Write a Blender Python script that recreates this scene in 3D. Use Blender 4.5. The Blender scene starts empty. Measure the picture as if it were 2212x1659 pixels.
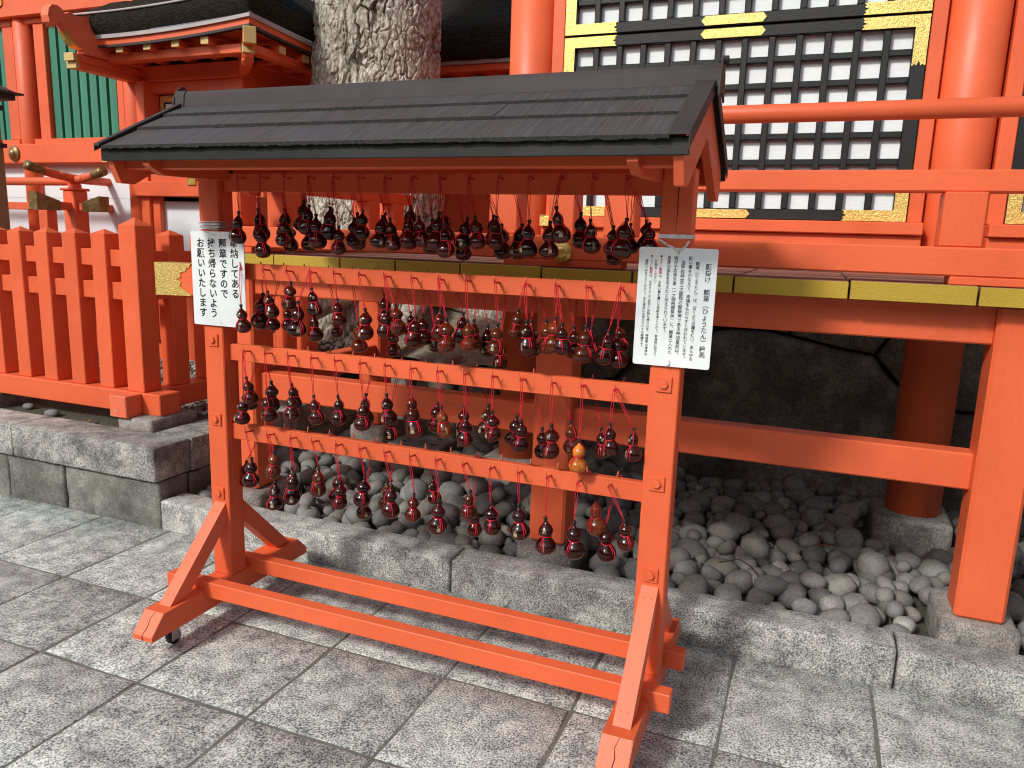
import bpy, math, random, bmesh
import numpy as np
from mathutils import Vector, Matrix, Quaternion, noise

random.seed(11)
rng = np.random.default_rng(5)
scene = bpy.context.scene
COL = scene.collection

# ------------------------------------------------------------ camera
cam_d = bpy.data.cameras.new("camera")
cam = bpy.data.objects.new("camera", cam_d)
COL.objects.link(cam)
scene.camera = cam
cam_d.sensor_width = 36.0
cam_d.lens = 36.0 * 1635.8 / 2212.0
cam_d.clip_start = 0.05
cam_d.clip_end = 400.0
yaw, pitch, roll = 0.3741, -0.1876, 0.0327
cy_, sy_ = math.cos(yaw), math.sin(yaw)
fwd = Vector((-sy_ * math.cos(pitch), cy_ * math.cos(pitch), math.sin(pitch)))
rgt = Vector((cy_, sy_, 0))
upv = rgt.cross(fwd)
r2 = rgt * math.cos(roll) + upv * math.sin(roll)
u2 = -rgt * math.sin(roll) + upv * math.cos(roll)
M = Matrix.Identity(4)
for i in range(3):
    M[i][0], M[i][1], M[i][2] = r2[i], u2[i], -fwd[i]
M.translation = (2.2584, -2.3534, 1.6037)
cam.matrix_world = M

# ------------------------------------------------------------ light
SUN_DIR = Vector((0.45, 1.0, -0.85)).normalized()
SUN_EL = math.asin(-SUN_DIR.z)
world = bpy.data.worlds.new("World")
scene.world = world
world.use_nodes = True
wn = world.node_tree
wn.nodes.clear()
sky = wn.nodes.new("ShaderNodeTexSky")
sky.sky_type = 'NISHITA'
sky.sun_disc = False
sky.sun_elevation = SUN_EL
sky.sun_rotation = math.atan2(-SUN_DIR.x, -SUN_DIR.y)
sky.dust_density = 2.5
sky.air_density = 1.0
bg = wn.nodes.new("ShaderNodeBackground")
bg.inputs[1].default_value = 0.14
wo = wn.nodes.new("ShaderNodeOutputWorld")
hsv_ = wn.nodes.new("ShaderNodeHueSaturation")   # thin high haze: a paler sky
hsv_.inputs["Saturation"].default_value = 0.55
wn.links.new(sky.outputs[0], hsv_.inputs["Color"])
wn.links.new(hsv_.outputs[0], bg.inputs[0])
wn.links.new(bg.outputs[0], wo.inputs[0])
sun_d = bpy.data.lights.new("sun", 'SUN')
sun_d.energy = 2.5
sun_d.angle = math.radians(7.0)
sun_d.color = (1.0, 0.98, 0.93)
sun = bpy.data.objects.new("sun", sun_d)
COL.objects.link(sun)
sun.rotation_mode = 'QUATERNION'
sun.rotation_quaternion = SUN_DIR.to_track_quat('-Z', 'Y')
sun.location = (0, 0, 8)

vs = scene.view_settings
vs.view_transform = 'Standard'
vs.look = 'None'
vs.exposure = 0.10
vs.gamma = 1.0
vs.use_curve_mapping = False
scene.cycles.pixel_filter_type = 'BLACKMAN_HARRIS'
scene.cycles.filter_width = 1.1

# ------------------------------------------------------------ materials
def new_mat(name):
    m = bpy.data.materials.new(name)
    m.use_nodes = True
    nt = m.node_tree
    b = nt.nodes["Principled BSDF"]
    return m, nt, b

def node(nt, t, **kw):
    n = nt.nodes.new(t)
    for k, v in kw.items():
        setattr(n, k, v)
    return n

def coords(nt, space='world', scale=(1, 1, 1)):
    if space == 'world':
        g = node(nt, "ShaderNodeNewGeometry").outputs["Position"]
    else:
        g = node(nt, "ShaderNodeTexCoord").outputs["Object"]
    mp = node(nt, "ShaderNodeMapping")
    mp.inputs["Scale"].default_value = scale
    nt.links.new(g, mp.inputs["Vector"])
    return mp.outputs[0]

def tex_noise(nt, vec, scale, detail=4, rough=0.55, dist=0.0):
    n = node(nt, "ShaderNodeTexNoise")
    n.inputs["Scale"].default_value = scale
    n.inputs["Detail"].default_value = detail
    n.inputs["Roughness"].default_value = rough
    n.inputs["Distortion"].default_value = dist
    nt.links.new(vec, n.inputs["Vector"])
    return n.outputs["Fac"]

def ramp(nt, fac, stops):
    r = node(nt, "ShaderNodeValToRGB")
    el = r.color_ramp.elements
    el[0].position, el[0].color = stops[0][0], (*stops[0][1], 1)
    el[1].position, el[1].color = stops[-1][0], (*stops[-1][1], 1)
    for p, c in stops[1:-1]:
        e = el.new(p)
        e.color = (*c, 1)
    nt.links.new(fac, r.inputs[0])
    return r.outputs[0]

def mixc(nt, fac, a, b, mode='MIX'):
    m = node(nt, "ShaderNodeMix", data_type='RGBA', blend_type=mode)
    for s, v in ((m.inputs[0], fac), (m.inputs[6], a), (m.inputs[7], b)):
        if isinstance(v, (int, float)):
            s.default_value = v
        elif isinstance(v, tuple):
            s.default_value = (*v, 1)
        else:
            nt.links.new(v, s)
    return m.outputs[2]

def bump(nt, b, h, strength, dist=0.01):
    n = node(nt, "ShaderNodeBump")
    n.inputs["Strength"].default_value = strength
    n.inputs["Distance"].default_value = dist
    nt.links.new(h, n.inputs["Height"])
    nt.links.new(n.outputs[0], b.inputs["Normal"])

def objrand(nt):
    return node(nt, "ShaderNodeObjectInfo").outputs["Random"]

def paint_mat(name, col, rough=0.45, var=0.12, grain=(6, 6, 60), gstr=0.25, worn=None, randv=0.06, spec=0.4):
    """painted wood: soft tonal variation, brush/grain relief"""
    m, nt, b = new_mat(name)
    v = coords(nt)
    big = tex_noise(nt, v, 2.2, 5, 0.6)
    c1 = tuple(x * (1 - var) for x in col)
    c2 = tuple(min(1, x * (1 + var)) for x in col)
    c = ramp(nt, big, [(0.3, c1), (0.7, c2)])
    hsv = node(nt, "ShaderNodeHueSaturation")
    mr = node(nt, "ShaderNodeMapRange")
    mr.inputs[3].default_value = 1 - randv
    mr.inputs[4].default_value = 1 + randv
    nt.links.new(objrand(nt), mr.inputs[0])
    nt.links.new(mr.outputs[0], hsv.inputs["Value"])
    nt.links.new(c, hsv.inputs["Color"])
    c = hsv.outputs[0]
    fine = tex_noise(nt, coords(nt, 'world', grain), 9, 5, 0.65)
    c = mixc(nt, 0.22, c, ramp(nt, fine, [(0.35, tuple(x * .62 for x in col)), (0.6, col)]))
    sc_ = tex_noise(nt, coords(nt, 'world', tuple(max(1.0, t * .18) for t in grain)), 22, 6, 0.75)
    c = mixc(nt, ramp(nt, sc_, [(0.66, (0, 0, 0)), (0.78, (0.35,) * 3)]), c, tuple(min(1, x * 1.0 + .10) for x in col))
    c = mixc(nt, ramp(nt, sc_, [(0.24, (0.4,) * 3), (0.34, (0, 0, 0))]), c, tuple(x * .45 for x in col))
    if worn:
        w = tex_noise(nt, coords(nt, 'world', (1, 1, 1)), 38, 6, 0.7)
        f = ramp(nt, w, [(0.615, (0, 0, 0)), (0.645, (1, 1, 1))])
        c = mixc(nt, f, c, worn)
    nt.links.new(c, b.inputs["Base Color"])
    rr = ramp(nt, big, [(0.3, (rough - .08,) * 3), (0.7, (rough + .1,) * 3)])
    nt.links.new(rr, b.inputs["Roughness"])
    b.inputs["Specular IOR Level"].default_value = spec
    bump(nt, b, fine, gstr, 0.002)
    return m

VERM = (0.75, 0.128, 0.044)
M_verm_x = paint_mat("vermilion_paint_along_x", VERM, grain=(2.5, 30, 30))
M_verm_y = paint_mat("vermilion_paint_along_y", VERM, grain=(30, 2.5, 30))
M_verm_z = paint_mat("vermilion_paint_upright", VERM, grain=(30, 30, 2.5))
M_chip = paint_mat("vermilion_paint_chipped", (0.82, 0.17, 0.075), grain=(18, 18, 18), worn=(0.42, 0.36, 0.32), gstr=0.6)
M_verm_pale = paint_mat("vermilion_paint_pale", (0.84, 0.175, 0.08), grain=(30, 4, 12))  # lighter vermilion, for the gate barge board and front braces
M_green = paint_mat("green_paint", (0.045, 0.23, 0.145), 0.55, 0.2, (30, 30, 3), 0.3, randv=0.14)
M_yellow = paint_mat("yellow_ochre_paint", (0.47, 0.315, 0.030), 0.42, 0.12, (14, 30, 30), 0.9)
M_black = paint_mat("black_lacquer", (0.011, 0.012, 0.0125), 0.42, 0.3, (14, 30, 14), 1.0, spec=0.35)
M_white = paint_mat("white_board", (0.80, 0.84, 0.85), 0.6, 0.03, (3, 20, 30), 0.25, randv=0.03)
M_plaster = paint_mat("white_plaster", (0.76, 0.80, 0.82), 0.7, 0.04, (8, 8, 8), 0.2, randv=0.02)
M_deck = paint_mat("deck_wood", (0.24, 0.115, 0.085), 0.7, 0.25, (40, 3, 40), 0.4)
M_brownwood = paint_mat("brown_wood", (0.33, 0.19, 0.085), 0.6, 0.2, (30, 30, 3), 0.3)
M_darkwood = paint_mat("dark_wood", (0.04, 0.032, 0.03), 0.6, 0.2, (20, 4, 20), 0.3)
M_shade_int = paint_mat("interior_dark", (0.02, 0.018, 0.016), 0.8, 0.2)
M_fascia = paint_mat("black_fascia", (0.02, 0.021, 0.02), 0.42, 0.15, (3, 30, 30), 0.2)
M_greyboard = paint_mat("grey_eave_board", (0.42, 0.38, 0.37), 0.7, 0.15, (3, 30, 30), 0.3)

def metal_roof():
    m, nt, b = new_mat("bronzed_ridge_metal")
    v = coords(nt)
    n1 = tex_noise(nt, v, 4, 6, 0.6)
    c = ramp(nt, n1, [(0.3, (0.034, 0.029, 0.030)), (0.55, (0.050, 0.040, 0.040)), (0.75, (0.068, 0.047, 0.042))])
    nt.links.new(c, b.inputs["Base Color"])
    b.inputs["Roughness"].default_value = 0.6
    b.inputs["Specular IOR Level"].default_value = 0.25
    bump(nt, b, tex_noise(nt, v, 30, 3), 0.06, 0.004)
    return m
M_ridge = metal_roof()

def shingle_mat():
    m, nt, b = new_mat("weathered_shingle_board")
    g = node(nt, "ShaderNodeNewGeometry").outputs["Position"]
    mp = node(nt, "ShaderNodeMapping")
    mp.inputs["Rotation"].default_value = (0, 0, math.radians(33))
    mp.inputs["Scale"].default_value = (48, 2.4, 2.4)
    nt.links.new(g, mp.inputs["Vector"])
    st = tex_noise(nt, mp.outputs[0], 2.2, 7, 0.66, 0.4)
    big = tex_noise(nt, coords(nt), 3.3, 6, 0.62)
    c = ramp(nt, st, [(0.30, (0.036, 0.033, 0.034)), (0.52, (0.060, 0.055, 0.056)), (0.74, (0.098, 0.091, 0.091))])
    warm = ramp(nt, big, [(0.47, (0, 0, 0)), (0.68, (1, 1, 1))])
    c = mixc(nt, warm, c, ramp(nt, st, [(0.3, (0.036, 0.025, 0.023)), (0.74, (0.098, 0.062, 0.054))]))
    sp = tex_noise(nt, coords(nt), 120, 3, 0.7)
    c = mixc(nt, ramp(nt, sp, [(0.66, (0, 0, 0)), (0.74, (0.5, 0.5, 0.5))]), c, (0.2, 0.2, 0.2))
    nt.links.new(c, b.inputs["Base Color"])
    b.inputs["Roughness"].default_value = 0.62
    bump(nt, b, st, 0.85, 0.004)
    return m
M_shingle = shingle_mat()

def fray_mat():
    m, nt, b = new_mat("frayed_shingle_edge")
    s = tex_noise(nt, coords(nt), 160, 4, 0.7)
    nt.links.new(ramp(nt, s, [(0.35, (0.012, 0.012, 0.012)), (0.62, (0.03, 0.03, 0.029)), (0.84, (0.14, 0.145, 0.135))]), b.inputs["Base Color"])
    b.inputs["Roughness"].default_value = 0.9
    bump(nt, b, s, 1.0, 0.004)
    return m
M_fray = fray_mat()

def granite(name, lo, mid, hi, stain=0.55, warm=None, sc=1.0, bstr=0.5, moss=None, stain_scale=2.1):
    m, nt, b = new_mat(name)
    v = coords(nt)
    s1 = tex_noise(nt, v, 190 * sc, 3, 0.62)
    s2 = tex_noise(nt, v, 430 * sc, 2, 0.5)
    blot = tex_noise(nt, v, 11, 7, 0.7)
    def madd(a, k, c0):
        n = node(nt, "ShaderNodeMath", operation='MULTIPLY_ADD')
        nt.links.new(a, n.inputs[0])
        n.inputs[1].default_value = k
        if isinstance(c0, float): n.inputs[2].default_value = c0
        else: nt.links.new(c0, n.inputs[2])
        return n.outputs[0]
    grain = madd(s1, 0.95, madd(s2, 0.40, madd(blot, 0.34, -0.34)))
    c = ramp(nt, grain, [(0.37, lo), (0.50, mid), (0.63, hi)])
    big = tex_noise(nt, v, stain_scale, 7, 0.62, 0.3)
    d = ramp(nt, big, [(0.36, (1 - stain,) * 3), (0.60, (1, 1, 1))])
    c = mixc(nt, 1.0, c, d, 'MULTIPLY')
    c = mixc(nt, 1.0, c, ramp(nt, blot, [(0.38, (0.80, 0.80, 0.81)), (0.58, (1.06, 1.05, 1.03))]), 'MULTIPLY')
    if warm:
        w = tex_noise(nt, v, 1.3, 4)
        c = mixc(nt, ramp(nt, w, [(0.45, (0, 0, 0)), (0.7, (0.55,) * 3)]), c, warm, 'MULTIPLY')
    if moss:
        w = tex_noise(nt, v, 4.5, 6, 0.7)
        c = mixc(nt, ramp(nt, w, [(0.50, (0, 0, 0)), (0.66, (0.7,) * 3)]), c, moss)
    hs = node(nt, "ShaderNodeHueSaturation")
    mr = node(nt, "ShaderNodeMapRange")
    mr.inputs[3].default_value = 0.86
    mr.inputs[4].default_value = 1.12
    nt.links.new(objrand(nt), mr.inputs[0])
    nt.links.new(mr.outputs[0], hs.inputs["Value"])
    nt.links.new(c, hs.inputs["Color"])
    nt.links.new(hs.outputs[0], b.inputs["Base Color"])
    b.inputs["Roughness"].default_value = 0.8
    b.inputs["Specular IOR Level"].default_value = 0.3
    ad = node(nt, "ShaderNodeMath", operation='ADD')
    nt.links.new(s1, ad.inputs[0])
    nt.links.new(blot, ad.inputs[1])
    bump(nt, b, ad.outputs[0], bstr, 0.004)
    return m
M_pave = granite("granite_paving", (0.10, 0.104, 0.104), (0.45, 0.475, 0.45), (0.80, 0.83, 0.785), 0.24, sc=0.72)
M_kerb = granite("granite_kerb", (0.12, 0.122, 0.12), (0.37, 0.37, 0.35), (0.70, 0.70, 0.66), 0.28, sc=0.8, stain_scale=1.6)
M_cap = granite("granite_cap", (0.11, 0.11, 0.108), (0.35, 0.348, 0.325), (0.66, 0.65, 0.60), 0.6, sc=0.8, stain_scale=3.0)
M_wallstone = granite("wall_stone_greenish", (0.12, 0.12, 0.108), (0.215, 0.218, 0.195), (0.32, 0.325, 0.295), 0.45, sc=0.7, moss=(0.12, 0.13, 0.095))
M_plinth = granite("plinth_granite", (0.12, 0.11, 0.10), (0.29, 0.265, 0.245), (0.46, 0.43, 0.40), 0.3, warm=(1.0, 0.82, 0.74))
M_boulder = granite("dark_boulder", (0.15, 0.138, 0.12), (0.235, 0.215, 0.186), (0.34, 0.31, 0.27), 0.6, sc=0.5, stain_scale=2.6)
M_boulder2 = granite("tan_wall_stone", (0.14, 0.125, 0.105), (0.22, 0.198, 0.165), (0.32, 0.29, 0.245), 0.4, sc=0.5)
M_slab = granite("grey_concrete", (0.15, 0.15, 0.145), (0.18, 0.18, 0.172), (0.21, 0.21, 0.20), 0.2)

def mortar_mat():
    m, nt, b = new_mat("joint_mortar")
    v = coords(nt)
    s = tex_noise(nt, v, 90, 4, 0.7)
    g = tex_noise(nt, v, 2.2, 5)
    c = ramp(nt, s, [(0.3, (0.10, 0.10, 0.09)), (0.7, (0.22, 0.22, 0.20))])
    c = mixc(nt, ramp(nt, g, [(0.4, (0, 0, 0)), (0.65, (0.6,) * 3)]), c, (0.10, 0.115, 0.075))
    nt.links.new(c, b.inputs["Base Color"])
    b.inputs["Roughness"].default_value = 0.95
    bump(nt, b, s, 0.6, 0.005)
    return m
M_mortar = mortar_mat()

def soil_mat():
    m, nt, b = new_mat("dark_soil")
    v = coords(nt)
    s = tex_noise(nt, v, 45, 7, 0.72)
    g = tex_noise(nt, v, 3, 5)
    c = ramp(nt, s, [(0.3, (0.035, 0.032, 0.022)), (0.55, (0.085, 0.08, 0.058)), (0.75, (0.19, 0.175, 0.135))])
    c = mixc(nt, ramp(nt, g, [(0.4, (0, 0, 0)), (0.65, (0.65,) * 3)]), c, ramp(nt, s, [(0.3, (0.05, 0.055, 0.03)), (0.7, (0.13, 0.13, 0.08))]))
    nt.links.new(c, b.inputs["Base Color"])
    b.inputs["Roughness"].default_value = 0.95
    bump(nt, b, s, 1.0, 0.02)
    return m
M_soil = soil_mat()

def earth_mat():
    m, nt, b = new_mat("pale_packed_earth")
    v = coords(nt)
    s = tex_noise(nt, v, 18, 8, 0.7)
    c = ramp(nt, s, [(0.32, (0.085, 0.07, 0.05)), (0.55, (0.22, 0.19, 0.135)), (0.75, (0.33, 0.29, 0.22))])
    nt.links.new(c, b.inputs["Base Color"])
    b.inputs["Roughness"].default_value = 0.95
    bump(nt, b, s, 0.8, 0.02)
    return m
M_earth = earth_mat()

def pebble_mat():
    m, nt, b = new_mat("river_pebble")
    r = objrand(nt)
    at = node(nt, "ShaderNodeAttribute", attribute_name="tone")
    addn = node(nt, "ShaderNodeMath", operation='ADD')
    nt.links.new(r, addn.inputs[0])
    nt.links.new(at.outputs["Fac"], addn.inputs[1])
    fr = node(nt, "ShaderNodeMath", operation='FRACT')
    nt.links.new(addn.outputs[0], fr.inputs[0])
    c = ramp(nt, fr.outputs[0], [(0.0, (0.15, 0.155, 0.155)), (0.2, (0.205, 0.21, 0.205)), (0.38, (0.26, 0.26, 0.24)), (0.52, (0.175, 0.17, 0.16)), (0.66, (0.215, 0.195, 0.185)), (0.74, (0.19, 0.195, 0.20)), (0.86, (0.22, 0.212, 0.175)), (0.95, (0.10, 0.10, 0.10)), (1.0, (0.36, 0.36, 0.34))])
    v = coords(nt)
    s = tex_noise(nt, v, 130, 5, 0.7)
    c = mixc(nt, 1.0, c, ramp(nt, s, [(0.3, (0.62, 0.62, 0.62)), (0.7, (1.18, 1.17, 1.15))]), 'MULTIPLY')
    g = tex_noise(nt, v, 20, 5, 0.6)
    c = mixc(nt, 1.0, c, ramp(nt, g, [(0.35, (0.92, 0.91, 0.88)), (0.6, (1.22, 1.22, 1.22))]), 'MULTIPLY')
    nt.links.new(c, b.inputs["Base Color"])
    b.inputs["Roughness"].default_value = 0.72
    b.inputs["Specular IOR Level"].default_value = 0.35
    bump(nt, b, s, 0.6, 0.003)
    return m
M_pebble = pebble_mat()

def gold_mat(name, deep, hi, scale, rough=0.34, bs=0.8):
    m, nt, b = new_mat(name)
    v = coords(nt)
    n = node(nt, "ShaderNodeTexNoise")
    n.inputs["Scale"].default_value = scale
    n.inputs["Detail"].default_value = 2
    n.inputs["Distortion"].default_value = 1.6
    nt.links.new(v, n.inputs["Vector"])
    c = ramp(nt, n.outputs["Fac"], [(0.40, deep), (0.47, hi), (0.56, hi), (0.62, deep)])
    nt.links.new(c, b.inputs["Base Color"])
    b.inputs["Metallic"].default_value = 0.55
    b.inputs["Roughness"].default_value = rough
    bump(nt, b, n.outputs["Fac"], bs, 0.006)
    return m
M_gold = gold_mat("engraved_gilt", (0.66, 0.45, 0.11), (0.90, 0.66, 0.21), 75, 0.36, 0.5)
M_goldpl = gold_mat("plain_gilt", (0.66, 0.44, 0.10), (0.80, 0.56, 0.15), 6, 0.3, 0.05)
M_goldpaint = paint_mat("ochre_end_paint", (0.58, 0.42, 0.16), 0.5, 0.12, (14, 14, 14), 0.2)
M_bronze = gold_mat("dull_bronze_gilt", (0.20, 0.13, 0.045), (0.27, 0.18, 0.07), 8, 0.42, 0.05)

def gourd_mat():
    m, nt, b = new_mat("gourd_lacquer")
    at = node(nt, "ShaderNodeAttribute", attribute_name="warmth", attribute_type='OBJECT')
    r = objrand(nt)
    tc = coords(nt, 'object')
    n = tex_noise(nt, tc, 3.0, 4, 0.6)
    c = ramp(nt, at.outputs["Fac"], [(0.0, (0.016, 0.0014, 0.0012)), (0.25, (0.038, 0.0026, 0.0018)), (0.5, (0.065, 0.009, 0.0025)), (0.75, (0.13, 0.026, 0.005)), (0.88, (0.2, 0.045, 0.007)), (1.0, (0.48, 0.125, 0.014))])
    c2 = mixc(nt, 1.0, c, ramp(nt, n, [(0.36, (0.55, 0.5, 0.5)), (0.66, (1.5, 1.6, 1.5))]), 'MULTIPLY')
    hs = node(nt, "ShaderNodeHueSaturation")
    mr = node(nt, "ShaderNodeMapRange")
    mr.inputs[3].default_value = 0.7
    mr.inputs[4].default_value = 1.35
    nt.links.new(r, mr.inputs[0])
    nt.links.new(mr.outputs[0], hs.inputs["Value"])
    nt.links.new(c2, hs.inputs["Color"])
    nt.links.new(hs.outputs[0], b.inputs["Base Color"])
    b.inputs["Roughness"].default_value = 0.12
    b.inputs["Specular IOR Level"].default_value = 0.42
    b.inputs["Coat Weight"].default_value = 0.25
    b.inputs["Coat Roughness"].default_value = 0.03
    bump(nt, b, tex_noise(nt, tc, 5, 3), 0.05, 0.05)
    return m
M_gourd = gourd_mat()

def simple(name, col, rough=0.6, metal=0.0, spec=0.4, noise_s=None):
    m, nt, b = new_mat(name)
    if noise_s:
        n = tex_noise(nt, coords(nt), noise_s, 5, 0.65)
        nt.links.new(ramp(nt, n, [(0.3, tuple(x * .7 for x in col)), (0.7, tuple(min(1, x * 1.25) for x in col))]), b.inputs["Base Color"])
    else:
        b.inputs["Base Color"].default_value = (*col, 1)
    b.inputs["Roughness"].default_value = rough
    b.inputs["Metallic"].default_value = metal
    b.inputs["Specular IOR Level"].default_value = spec
    return m
M_stopper = simple("dark_cork_stopper", (0.016, 0.013, 0.012), 0.55, noise_s=200)
M_cord = simple("red_cord", (0.62, 0.012, 0.03), 0.75, noise_s=400)
M_stamp = simple("gold_leaf_stamp", (0.42, 0.34, 0.20), 0.5, noise_s=500)
M_sign = simple("white_plastic_board", (0.78, 0.845, 0.87), 0.35, noise_s=1.5)
M_ink = simple("black_print", (0.008, 0.008, 0.016), 0.5)
M_redink = simple("red_print", (0.42, 0.03, 0.035), 0.5)
M_twine = simple("white_tape", (0.72, 0.70, 0.70), 0.5, noise_s=60)
M_rubber = simple("black_rubber", (0.012, 0.012, 0.012), 0.6)
M_steel = simple("zinc_plated_steel", (0.45, 0.44, 0.42), 0.35, 0.8)
M_hook = paint_mat("vermilion_paint_peg", (0.62, 0.12, 0.055), 0.5)
M_leaf = simple("fallen_leaf", (0.20, 0.085, 0.03), 0.7, noise_s=40)
M_twig = simple("dry_twig", (0.035, 0.026, 0.018), 0.8)
M_gravel = simple("pale_gravel", (0.42, 0.41, 0.38), 0.8, noise_s=14)

def thatch_mat():
    m, nt, b = new_mat("cypress_bark_thatch")
    v = coords(nt, 'world', (1, 1, 3))
    s = tex_noise(nt, v, 26, 8, 0.75)
    g = tex_noise(nt, coords(nt), 2, 5)
    c = ramp(nt, s, [(0.32, (0.010, 0.008, 0.006)), (0.52, (0.036, 0.029, 0.022)), (0.72, (0.10, 0.082, 0.065))])
    c = mixc(nt, ramp(nt, g, [(0.5, (0, 0, 0)), (0.7, (0.4,) * 3)]), c, ramp(nt, s, [(0.3, (0.014, 0.014, 0.008)), (0.7, (0.06, 0.062, 0.035))]))
    nt.links.new(c, b.inputs["Base Color"])
    b.inputs["Roughness"].default_value = 0.95
    b.inputs["Specular IOR Level"].default_value = 0.15
    bump(nt, b, s, 1.0, 0.04)
    return m
M_thatch = thatch_mat()

def bark_mat():
    m, nt, b = new_mat("camphor_bark")
    v = coords(nt, 'world', (1, 1, 0.6))
    s = tex_noise(nt, v, 34, 7, 0.72)
    g = tex_noise(nt, coords(nt), 3.5, 5, 0.6)
    c = ramp(nt, s, [(0.36, (0.13, 0.11, 0.085)), (0.48, (0.36, 0.325, 0.265)), (0.60, (0.66, 0.62, 0.54))])
    c = mixc(nt, ramp(nt, g, [(0.45, (0, 0, 0)), (0.68, (0.5,) * 3)]), c, ramp(nt, s, [(0.3, (0.11, 0.095, 0.065)), (0.7, (0.32, 0.28, 0.20))]))
    mo = tex_noise(nt, coords(nt), 1.6, 6, 0.65)
    c = mixc(nt, ramp(nt, mo, [(0.60, (0, 0, 0)), (0.70, (0.6,) * 3)]), c, (0.05, 0.062, 0.02))
    nt.links.new(c, b.inputs["Base Color"])
    b.inputs["Roughness"].default_value = 0.92
    b.inputs["Specular IOR Level"].default_value = 0.2
    fl = tex_noise(nt, coords(nt, 'world', (1, 1, 0.45)), 60, 6, 0.7, 0.6)
    ad = node(nt, "ShaderNodeMath", operation='ADD')
    nt.links.new(fl, ad.inputs[0])
    nt.links.new(s, ad.inputs[1])
    bump(nt, b, ad.outputs[0], 0.8, 0.008)
    return m
M_bark = bark_mat()

# ------------------------------------------------------------ mesh helpers
ORG = {}

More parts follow.
